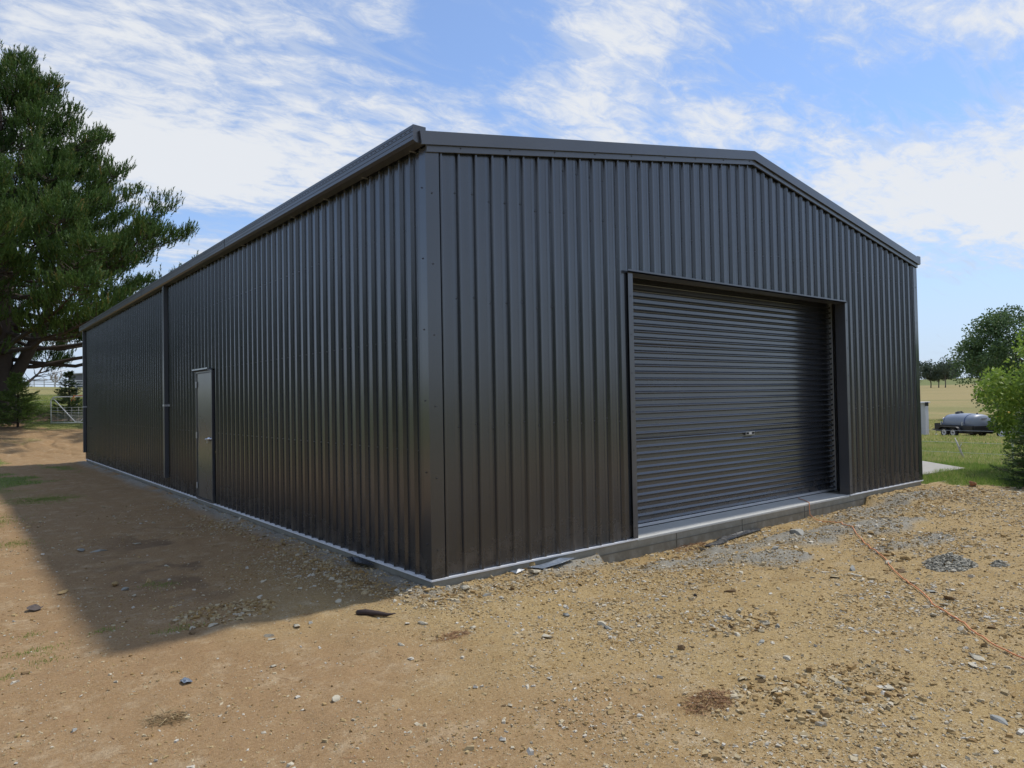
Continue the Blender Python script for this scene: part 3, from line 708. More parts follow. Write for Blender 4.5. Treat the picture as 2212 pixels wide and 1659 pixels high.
# far trees on the skyline: each with its own trunk and crown
FT = [(395, 152.5, 13.5, 4.6, 'leftmost dark gum on the far field edge, beside the shed corner'), (402, 149, 11, 4.0, 'second gum from the shed corner on the far field edge'), (400, 144.5, 12.5, 4.3, 'third gum from the shed corner on the far field edge, trunk bare'),
      (398, 140.6, 12, 4.4, 'rightmost gum of the near clump on the far field edge')]
for i, (x, y, h, R, lab) in enumerate(FT):
    tag(leafy_tree('gum_tree', (x, y, float(height(x, y))), h, R, h*.33, 40+i, .8, 16, 1500, M_far, trunk_r=.3, spread=.42), lab, 'tree', 'gum trees at the far edge of the field')
ORD = ['first', 'second', 'third', 'fourth', 'fifth', 'sixth', 'seventh', 'eighth', 'ninth', 'tenth', 'eleventh']
for i in range(11):
    y = 250-i*6.5+rng.uniform(-2, 2); x = 660+rng.uniform(-20, 30); h = rng.uniform(11, 19)
    tag(leafy_tree('gum_tree', (x, y, float(height(x, y))), h, 8.5, h*.02, 60+i, 1.5, 16, 1100, M_far, trunk_r=.4, spread=.5), ORD[i]+' tree counted from the shed in the hazy line on the distant green rise', 'tree', 'trees along the distant green rise')

# wood beyond the yard behind the camera: one mass, seen only as the dark band mirrored in the cladding
def woodland():
    r2 = np.random.default_rng(77); n = 26000
    u = r2.random(n); th = rad(200)+u*rad(205); R_ = 46+r2.uniform(-4, 6, n)+4*np.sin(u*40)
    x = 2+R_*np.cos(th-rad(90)*0); y = 4+R_*np.sin(th); th2 = rad(95)+u*rad(165)
    x = 2+R_*np.cos(th2); y = 2+R_*np.sin(th2); k = (y < 24); x, y, u = x[k], y[k], u[k]; n = len(x)
    top = 6.5+3.5*fbm(u*60, u*0+1, 3)+1.5*np.abs(np.sin(u*75))
    z = height(x, y, False)+top*r2.random(n)**.7
    V, F = leaves(np.stack([x, y, z], 1), rand_dirs(n, r2), r2.uniform(.5, 1.1, n), .7, r2)
    return fast_mesh('woodland', V, F, M_leaf, attrs={'tone': ('FACE', r2.random(n))})
tag(woodland(), kind='stuff')

# bare tree by the rail fence
r = np.random.default_rng(5); bt = empty('bare_tree', (15.0, 172, 5.4)); mb = MB()
def branch(p, d, L, w, lev):
    q = p+d*L*.5+r.normal(size=3)*.05*L; e = p+d*L; mb.tube([p, q, e], [w, w*.8, w*.55], 5, False)
    if lev == 0: return
    for k in range(3 if lev > 1 else 4):
        branch(e if k < 2 else q, unit(d*.75+rand_dirs(1, r)[0]*.72+np.array([0, 0, .12])), L*r.uniform(.62, .82), w*.58, lev-1)
branch(np.array([0, 0, -.2]), np.array([.03, 0, 1.]), 1.5, .20, 0)
for k in range(6):
    a = k*1.05+.3; branch(np.array([.04, 0, 1.2]), unit(np.array([math.cos(a)*.8, math.sin(a)*.8, .75])), 1.25, .12, 3)
mb.build('branches', simple('dead_wood', (.32, .28, .24), .9), bt, True)
tag(bt, 'small leafless tree behind the pale rail fence', 'tree')

# ------------------------------------------------------------------ left paddock: rail fence, far shed, gate, wire fence
M_rail = simple('weathered_white_rail', (.62, .63, .64), .8, 0, .15, 3, .2)
fa = np.array([8.2, 152.0]); fb = np.array([20.5, 121.0]); rf = empty('rail_fence', (fa[0], fa[1], 0))
tag(rf, 'pale timber rail fence along the top of the paddock', 'fence')
N = 11; PP = [fa+(fb-fa)*k/(N-1) for k in range(N)]
def railz(p): return float(height(p[0], p[1], False))
for k, p in enumerate(PP):
    z = railz(p); mb = MB(); mb.box(-.075, .075, -.075, .075, -.4, 1.32); q = mb.build('post', M_rail, rf, loc=(p[0]-fa[0], p[1]-fa[1], z))
for k in range(N-1):
    a, bq = PP[k], PP[k+1]
    for hh in (.42, .82, 1.22):
        mb = MB(); A = np.array([*(a-fa), railz(a)+hh]); B = np.array([*(bq-fa), railz(bq)+hh]); s = unit(B-A); nrm = np.array([-s[1], s[0], 0])*.03; up = np.array([0, 0, .075])
        V = [A-nrm-up, A+nrm-up, A+nrm+up, A-nrm+up, B-nrm-up, B+nrm-up, B+nrm+up, B-nrm+up]
        mb.add(V, [(0, 1, 2, 3), (7, 6, 5, 4), (0, 4, 5, 1), (1, 5, 6, 2), (2, 6, 7, 3), (3, 7, 4, 0)]); mb.build('rail', M_rail, rf)
fs = empty('farm_building', (23.4, 157.5, 5.0), rad(-66+90)); tag(fs, 'low dark grey flat roofed building behind the pale rail fence', 'building')
mb = MB(); mb.box(-7, 7, -3, 3, -.6, 2.85); mb.build('wall', simple('dark_grey_board', (.13, .13, .145), .8, 0, .15, 1), fs)
mb = MB(); mb.box(-7.35, 7.35, -3.4, 3.4, 2.85, 3.05); mb.build('roof', simple('pale_roof', (.45, .45, .46), .6), fs)
mb = MB(); mb.box(-3.1, -2.85, -3.55, -3.35, -.6, 2.85); mb.build('veranda_post', M_rail, fs)
mb = MB(); mb.box(-1.6, -.2, -3.03, -2.98, .9, 2.2); wn = mb.build('window', simple('dark_glass', (.04, .045, .05), .15), fs)
mb = MB(); mb.box(-1.7, -.1, -3.06, -3.03, .82, .92); mb.box(-1.7, -.1, -3.06, -3.03, 2.18, 2.28); mb.build('window_frame', M_rail, wn)

M_pipe = simple('galvanised_pipe', (.86, .87, .88), .4, .1, .08, 10, 0)
gt = empty('metal_gate', (.19, 29.75, .80), math.atan2(27.8-29.81, 1.91-.19)); tag(gt, 'galvanised pipe field gate standing beside the left end of the shed', 'gate')
GW, GH = 2.6, 1.16
mb = MB(); mb.tube([(0, 0, .02), (0, 0, .95), (.03, 0, 1.06), (.12, 0, 1.15), (.2, 0, GH), (GW-.2, 0, GH), (GW-.1, 0, GH-.03), (GW-.02, 0, GH-.12), (GW, 0, .95), (GW, 0, .02)], .022, 8); mb.tube([(0, 0, .09), (GW, 0, .09)], .022, 8)
mb.build('gate_frame', M_pipe, gt, True)
mb = MB(); c = GW/2
mb.tube([(.12, -.03, 1.13), (c-.20, -.03, .20), (c-.12, -.03, .135), (c, -.03, .12), (c+.12, -.03, .135), (c+.20, -.03, .20), (GW-.12, -.03, 1.13)], .018, 8); mb.build('gate_brace', M_pipe, gt, True)
for z in (.72, .60, .51, .445, .385, .33, .275, .22, .165):
    mb = MB(); mb.tube([(0, 0, z), (GW, 0, z)], .006, 5); mb.build('gate_wire', M_pipe, gt, True)
for x in (.33, .66, .99, 1.32, 1.65, 1.98, 2.3):
    mb = MB(); mb.tube([(x, .006, .09), (x, .006, .72)], .004, 4); mb.build('gate_wire', M_pipe, gt, True)
M_rope = simple('faded_orange_rope', (.50, .17, .07), .9)
mb = MB(); q0 = np.array([.19, 29.75, .80]); th = math.atan2(27.8-29.81, 1.91-.19); ex = np.array([math.cos(th), math.sin(th), 0])
def gp(x, z, o=.0): return q0+ex*x+np.array([0, 0, z])+np.array([-ex[1], ex[0], 0])*o
mb.tube([gp(1.02, .98, -.05), gp(1.06, 1.08, -.04), gp(1.1, 1.2, -.01), gp(1.2, 1.19, .03), gp(1.5, 1.2, -.02), gp(1.8, 1.19, .02), gp(2.1, 1.2, -.02)], .020, 6)
mb.tube([gp(1.12, 1.19, -.03), gp(1.16, 1.06, -.05), gp(1.2, 1.0, -.04)], .014, 5)
tag(mb.build('rope', M_rope, None, True), 'faded orange rope wound along the top bar of the gate', 'rope')
wf = empty('wire_fence', (-6, 35.2, 1.4)); tag(wf, 'thin wire stock fence crossing behind the young conifers', 'fence')
for k in range(7):
    x = k*2.6; mb = MB(); z = float(height(-6+x, 35.2, False))-1.4; mb.box(x-.02, x+.02, -.02, .02, z-.3, z+1.05); mb.build('post', M_galv, wf)
for hh in (.15, .4, .65, .9):
    mb = MB(); mb.tube([(k*2.6, 0, float(height(-6+k*2.6, 35.2, False))-1.4+hh) for k in range(7)], .006, 4); mb.build('wire', M_galv, wf)

# ------------------------------------------------------------------ right paddock: pad, hut, trailer, machine, wire fence
pad = MB(); pz = -.06
pad.prism([(11.15, .75), (13.55, .55), (15.1, 2.3), (11.9, 3.6)], 'z', -.45, pz-.03)
tag(bevel(pad.build('concrete_pad', M_pad), .01), kind='structure')
hut = empty('small_hut', (48.0, 15.75, float(height(48, 15.75))), rad(17)); tag(hut, 'pale corrugated iron hut just past the shed corner', 'hut')
M_iron = simple('weathered_corrugated_iron', (.50, .51, .53), .6, .2, .18, 2, .1)
# walls by face, panel by panel
def hutwall(p0, p1, n):
    p0 = np.array(p0, float); p1 = np.array(p1, float); d = (p1-p0)/n; nn = np.array([d[1], -d[0]]); nn /= np.linalg.norm(nn)
    for k in range(n):
        mb = MB(); a0 = p0+d*k
        for j in range(6):
            a1 = a0+d*j/6; a2 = a0+d*(j+1)/6; o1 = nn*(.016 if j % 2 else 0); o2 = nn*(.016 if (j+1) % 2 else 0)
            mb.add([(*(a1+o1), -.1), (*(a2+o2), -.1), (*(a2+o2), 2.2), (*(a1+o1), 2.2)], [(0, 1, 2, 3)])
        mb.build('wall_panel', M_iron, hut)
hutwall((-1.2, 1.5), (-1.2, -1.1), 6); hutwall((-1.2, -1.1), (1.2, -1.1), 5); hutwall((1.2, -1.1), (1.2, 1.5), 6); hutwall((1.2, 1.5), (-1.2, 1.5), 5)
mb = MB(); mb.box(-1.32, 1.32, -1.22, 1.62, 2.2, 2.27); mb.build('roof', M_iron, hut)
mb = MB(); mb.box(-1.36, -1.32, -1.30, -1.10, 2.02, 2.28); mb.build('gutter_end', M_black, hut)

M_tyre = simple('tyre_rubber', (.022, .022, .022), .85, 0, .2, 10, .2)
M_rim = simple('white_rim', (.70, .70, .69), .5)
def lathe_y(mb, prof, c, n=24):
    """prof: (radius, y); axis along y through c"""
    V = []; F = []; m = len(prof)
    for k in range(n):
        a = 2*math.pi*k/n
        for rr, yy in prof: V.append((c[0]+rr*math.cos(a), c[1]+yy, c[2]+rr*math.sin(a)))
    for k in range(n):
        k2 = (k+1) % n
        for j in range(m-1): F.append((k*m+j, k2*m+j, k2*m+j+1, k*m+j+1))
    mb.add(V, F)
def wheel(parent, c, R=.32, w=.2):
    wh = empty('wheel', c); wh.parent = parent
    mb = MB(); lathe_y(mb, [(R*.62, -w/2), (R*.9, -w/2), (R, -w*.36), (R, w*.36), (R*.9, w/2), (R*.62, w/2)], (0, 0, 0)); mb.build('tyre', M_tyre, wh, True)
    mb = MB(); lathe_y(mb, [(R*.62, -w/2), (R*.58, -w*.35), (R*.36, -w*.25), (R*.2, -w*.42), (.001, -w*.42)], (0, 0, 0)); mb.build('rim', M_rim, wh, True)
    mb = MB()
    for k in range(6):
        a = k*math.pi/3; mb.tube([(R*.44*math.cos(a), -w*.34, R*.44*math.sin(a)), (R*.44*math.cos(a), -w*.27, R*.44*math.sin(a))], .026, 8)
    mb.tube([(0, -w*.55, 0), (0, -w*.38, 0)], .055, 10)
    mb.build('rim_hole', M_black, wh)
tr = empty('tank_trailer', (52.5, 13.8, float(height(52.5, 13.8))), math.atan2(-.882, -.462))
# local +x points to the rear; the camera sees the -y... side
tag(tr, 'black tandem trailer carrying the grey water tank', 'trailer')
L2 = 1.68
def tbox(name, mat, *bx, bev=.01, parent=None):
    mb = MB()
    for q in bx: mb.box(*q)
    return bevel(mb.build(name, mat, parent or tr), bev)
S_ = -1                                     # side towards the camera in local y
tbox('tray_side', M_black, (-L2, L2, -1.02, -.97, .42, .84)); tbox('tray_side', M_black, (-L2, L2, .97, 1.02, .42, .84))
tbox('headboard', M_black, (-L2-.04, -L2, -1.02, 1.02, .42, .92)); tbox('tailgate', M_black, (L2, L2+.05, -1.02, 1.02, .42, .82))
tbox('tray_floor', M_black, (-L2, L2, -.97, .97, .36, .42))
tbox('chassis', M_black, (-L2, L2, -.5, -.42, .26, .36), (-L2, L2, .42, .5, .26, .36), (L2-1.3, L2-.1, -1.0, -.9, .28, .40))
tbox('side_locker', M_black, (L2-1.0, L2-.05, -1.07, -1.02, .40, .80))
for s in (-1, 1):
    mb = MB(); pf = [(-1.18, .40), (-1.02, .62), (-.85, .70), (.45, .70), (.62, .62), (.80, .34)]
    out = [(x, z+.035) for x, z in pf]; mb.prism(pf+out[::-1], 'y', s*1.02, s*1.30); mb.build('mudguard', simple('mudguard_black', (.045, .045, .047), .35), tr)
    wheel(tr, (-.62, s*1.14, .32)); wheel(tr, (.16, s*1.14, .32))
mb = MB(); mb.tube([(-L2, .42, .34), (-L2-1.15, 0, .40)], .045, 6); mb.tube([(-L2, -.42, .34), (-L2-1.15, 0, .40)], .045, 6); mb.tube([(-L2-1.1, 0, .40), (-L2-1.35, 0, .42)], .05, 6); mb.build('drawbar', M_black, tr, True)
mb = MB(); mb.tube([(-L2-.85, -.18, .04), (-L2-.85, -.18, .85)], .03, 8); mb.tube([(-L2-.85, -.18, .82), (-L2-.65, -.18, .84)], .02, 6); mb.tube([(-L2-.95, -.18, .02), (-L2-.75, -.18, .02)], .05, 8); mb.build('jockey_stand', M_galv, tr, True)
# the tank: a thing carried by the trailer
tk = empty('water_tank', tr.location, tr.rotation_euler[2]); tag(tk, 'grey rounded poly water tank strapped down on the trailer', 'tank')
V = []; F = []; nseg = 30; nr = 26
xs_ = [-1.46+3.0*k/(nseg-1) for k in range(nseg)]
for x in xs_:
    u = abs((x-.04)/1.5); s = (1-min(1, u)**9)**.42 if u < 1 else 0.0
    s = max(s, .02); hgt = .60+.06*(1-u)
    if x < 0: s *= 1-.08*(x/-1.5)**2
    for k in range(nr):
        a = 2*math.pi*k/nr; ca, sa = math.cos(a), math.sin(a); p = .82
        V.append((x, .86*s*math.copysign(abs(ca)**p, ca), .98+hgt*s*math.copysign(abs(sa)**p, sa)))
for i in range(nseg-1):
    for k in range(nr): F.append((i*nr+k, i*nr+(k+1) % nr, (i+1)*nr+(k+1) % nr, (i+1)*nr+k))
F.append(tuple(range(nr))); F.append(tuple((nseg-1)*nr+k for k in range(nr)))
mb = MB(); mb.add(V, F); mb.build('tank_shell', simple('grey_poly', (.24, .27, .32), .42, 0, .06, 2, .03), tk, True)
mb = MB(); mb.tube([(-.55, 0, 1.60), (-.55, 0, 1.70), (-.55, 0, 1.73)], [.26, .26, .1], 16); mb.tube([(-.75, 0, 1.72), (-.3, 0, 1.76)], .035, 6); mb.build('tank_lid', M_black, tk, True)
mb = MB(); mb.tube([(.95, 0, 1.6), (.95, 0, 1.68)], .05, 10); mb.build('breather_cap', M_black, tk, True)
mb = MB(); mb.box(1.50, 1.545, -.2, .2, 1.26, 1.34); mb.build('moulded_badge', simple('tank_badge', (.25, .27, .33), .5), tk)
mb = MB(); mb.tube([(-1.36, -.5, 1.2), (-1.44, -.55, 1.25)], .09, 8); mb.build('inlet_cap', M_rim, tk, True)
M_strap = simple('blue_strap', (.05, .08, .20), .7)
for x in (-1.1, .75):
    mb = MB(); pts = []
    u = abs((x-.04)/1.5); s = (1-u**9)**.42; hgt = .60+.06*(1-u)
    if x < 0: s *= 1-.08*(x/-1.5)**2
    for k in range(15):
        a = math.pi*k/14; ca, sa = math.cos(a), math.sin(a); pts.append((x, (.86*s+.012)*math.copysign(abs(ca)**.82, ca), .98+(hgt*s+.012)*abs(sa)**.82))
    pts = [(x, 1.0, .8)]+pts+[(x, -1.0, .8)]
    for a_, b_ in zip(pts[:-1], pts[1:]): mb.add([(a_[0]-.035, a_[1], a_[2]), (a_[0]+.035, a_[1], a_[2]), (b_[0]+.035, b_[1], b_[2]), (b_[0]-.035, b_[1], b_[2])], [(0, 1, 2, 3)])
    sp_ = mb.build('strap', M_strap, tk); mb = MB(); mb.box(x-.03, x+.03, -1.05, -.93, .82, 1.06); mb.build('ratchet', M_galv, sp_)

# dark machine with a yellow hood, half hidden by the lime shrub
fm = empty('farm_machine', (51.6, 10.3, float(height(51.6, 10.3))), math.atan2(-.965, -.262)); tag(fm, 'dark farm machine with a yellow hood, behind the trailer tail', 'machine')
mb = MB(); mb.prism([(-1.0, .5), (1.2, .45), (1.3, .9), (.9, 1.35), (-.3, 1.3), (-1.05, .95)], 'y', -.55, .55); bevel(mb.build('body', M_black, fm), .03)
mb = MB(); pf = [(-1.25, 1.35), (-1.1, 1.62), (-.75, 1.78), (-.3, 1.75), (.05, 1.55), (.1, 1.36)]; mb.prism(pf, 'y', -.6, .6); bevel(mb.build('hood', simple('yellow_paint', (.62, .36, .03), .45), fm), .05, 3)
mb = MB(); mb.tube([(.5, 0, 1.3), (.7, .2, 1.7), (1.0, .2, 1.9)], .04, 6); mb.build('lever', M_black, fm)
for x, R in ((-.75, .36), (.8, .48)):
    for s in (-1, 1): wheel(fm, (x, s*.68, R-.02), R, .24)
# wire fence on the right, with short steel posts
wr = empty('wire_fence', (20.0, -4, -.5)); tag(wr, 'thin wire fence on steel posts beyond the concrete pad', 'fence')
for k in range(8):
    y = -10.34+k*4; x = 20.3; mb = MB(); z = float(height(x, y, False)); mb.box(x-20-.02, x-20+.02, y+4-.02, y+4+.02, z+.5-.3, z+.5+(.95 if k != 3 else .8)); mb.build('post', M_galv, wr)
for hh in (.2, .5, .85):
    mb = MB(); mb.tube([(.3, -6.34+k*4, float(height(20.3, -10.34+k*4, False))+.5+hh) for k in range(8)], .0035, 4); mb.build('wire', M_galv, wr)
mb = MB(); z = float(height(21.5, 3.3)); mb.tube([(21.5, 3.3, z-.05), (21.47, 3.42, z+.3), (21.5, 3.55, z+.62)], [.035, .03, .015], 6); mb.tube([(21.47, 3.42, z+.3), (21.45, 3.35, z+.45)], [.02, .01], 5)
tag(mb.build('dead_stick', simple('grey_stick', (.5, .47, .42), .9), None, True), 'pale dead stick standing in the grass past the concrete pad', 'stick')

# ------------------------------------------------------------------ stones, gravel
def rock_mesh(seed, flat=.45, n=3):
    import bmesh
    r = np.random.default_rng(seed); bm = bmesh.new(); bmesh.ops.create_icosphere(bm, subdivisions=2, radius=1)
    for v in bm.verts: v.co = v.co*r.uniform(.93, 1.05)
    cuts = [(rand_dirs(1, r)[0], r.uniform(.28, .78)) for _ in range(15)]
    for v in bm.verts:
        p = np.array(v.co)
        for d, k in cuts:
            e = p@d
            if e > k: p = p-d*(e-k)*1.0
        p *= np.array([1, r.uniform(.98, 1.02), flat]); v.co = p
    me = bpy.data.meshes.new('stone'); bm.to_mesh(me); bm.free(); return me
def stone_mat(name, c): return simple(name, c, .9, 0, .22, 22, .5, 60)
SM = {'pale': stone_mat('pale_stone', (.50, .45, .34)), 'tan': stone_mat('tan_stone', (.42, .29, .13)), 'brown': stone_mat('brown_stone', (.20, .13, .065)), 'grey': stone_mat('grey_stone', (.30, .30, .27)),
      'dark': stone_mat('dark_stone', (.06, .055, .05)), 'red': stone_mat('reddish_stone', (.36, .17, .085)), 'lump': stone_mat('concrete_lump', (.33, .32, .28))}
RM = {}
def stone(x, y, sx, sy, sz, kind, label, rz=None, dz=0.0, name='stone', cat='stone', seed=None):
    s_ = int(abs(x*131+y*977)) % 11 if seed is None else seed
    key = (s_, kind)
    if key not in RM: me = rock_mesh(s_+200); me.materials.append(SM[kind]); RM[key] = me
    o = link(name, RM[key]); z = float(height(x, y)); o.location = (x, y, z+sz*.18+dz); o.scale = (sx*.98, sy*.98, sz)
    o.rotation_euler = (rng.uniform(-.12, .12), rng.uniform(-.12, .12), rng.uniform(0, 3.1) if rz is None else rz)
    tag(o, label, cat, 'loose stones on the yard' if name == 'stone' else None); return o
#STONES_BEGIN
ST = [
 (10.75, -.51, .17, .12, .20, 'red', 'rounded reddish rock at the grass edge by the shed corner'),
 (4.57, -.78, .17, .12, .13, 'lump', 'largest grey concrete lump lying before the roller door'),
 (3.43, -.26, .13, .09, .10, 'grey', 'grey flat lump against the slab below the roller door'),
 (3.69, -.43, .06, .05, .08, 'tan', 'yellow stone beside the black plastic strip'),
 (5.78, -1.62, .11, .06, .04, 'pale', 'flat white stone on the gravel right of the orange cord top'),
 (3.34, -1.99, .085, .06, .09, 'grey', 'dark edged grey stone left of the cord, mid gravel'),
 (3.16, -2.12, .10, .05, .04, 'pale', 'flat pale slab shaped stone just below the grey one'),
 (1.87, -1.70, .09, .045, .06, 'brown', 'narrow brown stone in the centre of the gravel'),
 (1.53, -1.58, .04, .03, .05, 'dark', 'small dark stone left of the narrow brown stone'),
 (1.31, -2.34, .045, .035, .08, 'pale', 'upright pale stone in the rubble row, centre right'),
 (1.31, -2.45, .035, .03, .07, 'grey', 'bluish grey stone at the right end of the rubble row'),
 (1.15, -2.27, .03, .03, .05, 'tan', 'rounded tan stone inside the rubble row'),
 (.96, -2.35, .055, .045, .045, 'pale', 'pale angular stone below the rubble row'),
 (1.21, -2.11, .06, .04, .04, 'grey', 'grey flat stone at the left end of the rubble row'),
 (1.41, -2.07, .05, .035, .06, 'pale', 'pale chip just above the rubble row'),
 (4.10, -2.14, .065, .055, .08, 'tan', 'mustard coloured round stone left of the cement rubble pile'),
 (4.23, -1.98, .05, .04, .06, 'tan', 'small tan stone just above the mustard round stone'),
 (3.31, -1.80, .07, .04, .04, 'tan', 'flat tan stone above the dark edged grey stone'),
 (3.83, -2.10, .06, .05, .06, 'pale', 'pale stone touching the orange cord above its bend'),
 (3.64, -2.29, .08, .05, .06, 'brown', 'brown layered stone right beside the orange cord'),
 (3.10, -2.74, .08, .05, .04, 'grey', 'low grey stone right of the cord bend'),
 (2.99, -2.92, .075, .05, .06, 'brown', 'brown stone pair right of the cord, upper piece'),
 (2.76, -2.99, .06, .045, .05, 'pale', 'pale stone below the brown pair right of the cord'),
 (2.39, -3.04, .045, .03, .05, 'pale', 'pale oval stone near the middle of the cord'),
 (2.21, -3.28, .05, .035, .06, 'pale', 'pale pointed stone touching the cord, lower part'),
 (1.67, -3.55, .10, .055, .05, 'pale', 'long whitish stone near the right edge, under the cord'),
 (1.52, -3.59, .065, .035, .03, 'pale', 'smaller whitish stone just below the long whitish one'),
 (2.70, -3.33, .045, .035, .04, 'pale', 'single white stone near the right edge, above the cord'),
 (.81, -2.82, .045, .03, .035, 'pale', 'square pale stone below the gravel centre'),
 (.92, -2.56, .05, .035, .04, 'grey', 'grey stone cluster piece above the square pale one'),
 (.49, -2.26, .035, .03, .05, 'brown', 'small brown stone left of centre in coarse gravel'),
 (.43, -2.88, .05, .035, .045, 'pale', 'cream stone right of the pine needle clump'),
 (.28, -3.06, .05, .03, .04, 'pale', 'cream angular stone nearest the pine needle clump'),
 (.72, -3.37, .055, .045, .05, 'tan', 'yellowish stone in the coarse patch, bottom right'),
 (.80, -3.42, .05, .035, .035, 'pale', 'white stone right of the yellowish stone, bottom right'),
 (.70, -3.19, .045, .03, .03, 'pale', 'bluish white stone above the coarse patch'),
 (.84, -3.95, .08, .04, .03, 'grey', 'long grey flake near the bottom right corner'),
 (2.53, -1.35, .045, .035, .04, 'pale', 'pale stone below the grey cement patches'),
 (3.51, -1.10, .06, .045, .06, 'lump', 'small grey lump between the cement patches'),
 (-.55, -3.26, .035, .03, .04, 'tan', 'tan stone at the bottom centre edge of the gravel'),
 (.99, -.18, .10, .07, .10, 'pale', 'rounded pale stone next to the blue plastic scrap'),
 (1.13, .00, .06, .04, .12, 'tan', 'orange stone leaning against the slab by the plastic scrap'),
 (.16, -.24, .07, .055, .09, 'pale', 'pale round stone in the cement near the shed corner'),
 (-.11, -.10, .045, .04, .06, 'tan', 'tan stone at the foot of the shed corner'),
 (.23, -.46, .045, .04, .05, 'grey', 'grey stone in front of the shed corner'),
 (-.54, -.70, .065, .035, .05, 'pale', 'pale flat stone right of the dark bark piece'),
 (-.27, -.97, .04, .03, .045, 'pale', 'small pale stone between bark piece and needle scrap'),
 (.40, -1.24, .045, .03, .05, 'grey', 'lone grey stone on the fine gravel centre'),
 (.41, -1.66, .06, .04, .05, 'grey', 'lower of two stacked grey stones, centre'),
 (.45, -1.59, .055, .035, .045, 'pale', 'upper of two stacked stones, centre'),
 (-.03, -1.51, .085, .05, .05, 'pale', 'broad pale flat stone below the two stacked stones'),
 (-.85, -.94, .045, .035, .05, 'pale', 'pale pointed stone between the dirt and the gravel'),
 (-.75, .22, .055, .04, .05, 'pale', 'pale stone in the shade below the corner rubble'),
 (-2.03, 4.32, .10, .06, .05, 'grey', 'greenish flat stone in the shed shade, upper left'),
 (-1.87, 4.17, .13, .07, .05, 'grey', 'broader greenish flat stone right of the other one'),
 (-1.46, 4.33, .09, .04, .04, 'pale', 'pale flat flake in the shade above the path'),
 (-1.49, 2.70, .07, .03, .03, 'pale', 'thin pale flake in the middle of the shade'),
 (-2.03, 2.22, .09, .05, .08, 'tan', 'orange weathered rock at the shadow edge'),
 (-2.00, 1.98, .07, .04, .06, 'grey', 'leaning slate pieces below the orange rock'),
 (-2.43, 2.24, .12, .06, .05, 'tan', 'broad yellow clay rock left of the orange rock'),
 (-1.77, 2.14, .08, .05, .06, 'tan', 'yellow rock with grass beside it in the shade'),
 (-1.99, 1.62, .03, .03, .05, 'pale', 'small white stone left of the shade centre'),
 (-1.88, .23, .085, .045, .06, 'brown', 'dark topped flat stone at the lower edge of the rubble'),
 (-1.85, .34, .055, .035, .05, 'pale', 'white stone behind the dark topped flat stone'),
 (-1.70, .31, .07, .05, .05, 'pale', 'pale slab in the rubble patch in the shade'),
 (-1.84, .98, .04, .035, .04, 'tan', 'tan stone left of the rubble patch'),
 (-1.26, -.14, .06, .035, .045, 'pale', 'large cream stone right of the shadow edge'),
 (-1.49, -.25, .06, .035, .045, 'pale', 'upper cream stone of the pair on sunny dirt'),
 (-1.52, -.36, .05, .025, .025, 'pale', 'lower cream stone of the pair on sunny dirt'),
 (-1.15, -.14, .04, .035, .04, 'grey', 'grey stone just right of the large cream stone'),
 (-.85, .82, .035, .03, .04, 'pale', 'white stone in the dark gravel near the wall'),
 (-1.65, -.74, .03, .025, .03, 'pale', 'small white stone alone on the brown dirt'),
 (-1.57, -1.51, .045, .03, .04, 'pale', 'yellow white stone at the right of the brown dirt'),
 (-1.65, -1.52, .025, .025, .03, 'tan', 'orange pebble left of the yellow white stone'),
 (-2.75, -.97, .025, .02, .03, 'grey', 'small grey pebble at the bottom left'),
 (-2.36, 6.54, .06, .04, .04, 'tan', 'tan stone on the sunny strip, left edge'),
 (-2.27, 6.44, .06, .04, .04, 'brown', 'brown stone next to the tan one, left edge'),
]
#STONES_END
for q in ST: stone(*q)
# rubble pile of grey cement crumbs
def crumbs(name, cx, cy, a, b, h, n, s0, s1, mat, seed):
    r = np.random.default_rng(seed); rad_ = np.sqrt(r.random(n)); th = r.uniform(0, 6.283, n)
    x = cx+a*rad_*np.cos(th); y = cy+b*rad_*np.sin(th); z = height(x, y)+h*(1-rad_**1.2)*r.uniform(.6, 1, n)
    return chips(name, x, y, z, r.uniform(s0, s1, n), .75, r, mat, r.random(n)*.9)
OCT_V = np.array([(1, 0, 0), (-1, 0, 0), (0, 1, 0), (0, -1, 0), (0, 0, 1), (0, 0, -1)], float)
OCT_F = np.array([(0, 2, 4), (2, 1, 4), (1, 3, 4), (3, 0, 4), (2, 0, 5), (1, 2, 5), (3, 1, 5), (0, 3, 5)])
CUB_V = np.array([(-1, -1, -1), (1, -1, -1), (1, 1, -1), (-1, 1, -1), (-.75, -.8, 1), (.8, -.7, 1), (.7, .8, 1), (-.8, .7, 1)], float)
CUB_F = np.array([(4, 5, 6), (4, 6, 7), (0, 1, 5), (0, 5, 4), (1, 2, 6), (1, 6, 5), (2, 3, 7), (2, 7, 6), (3, 0, 4), (3, 4, 7)])
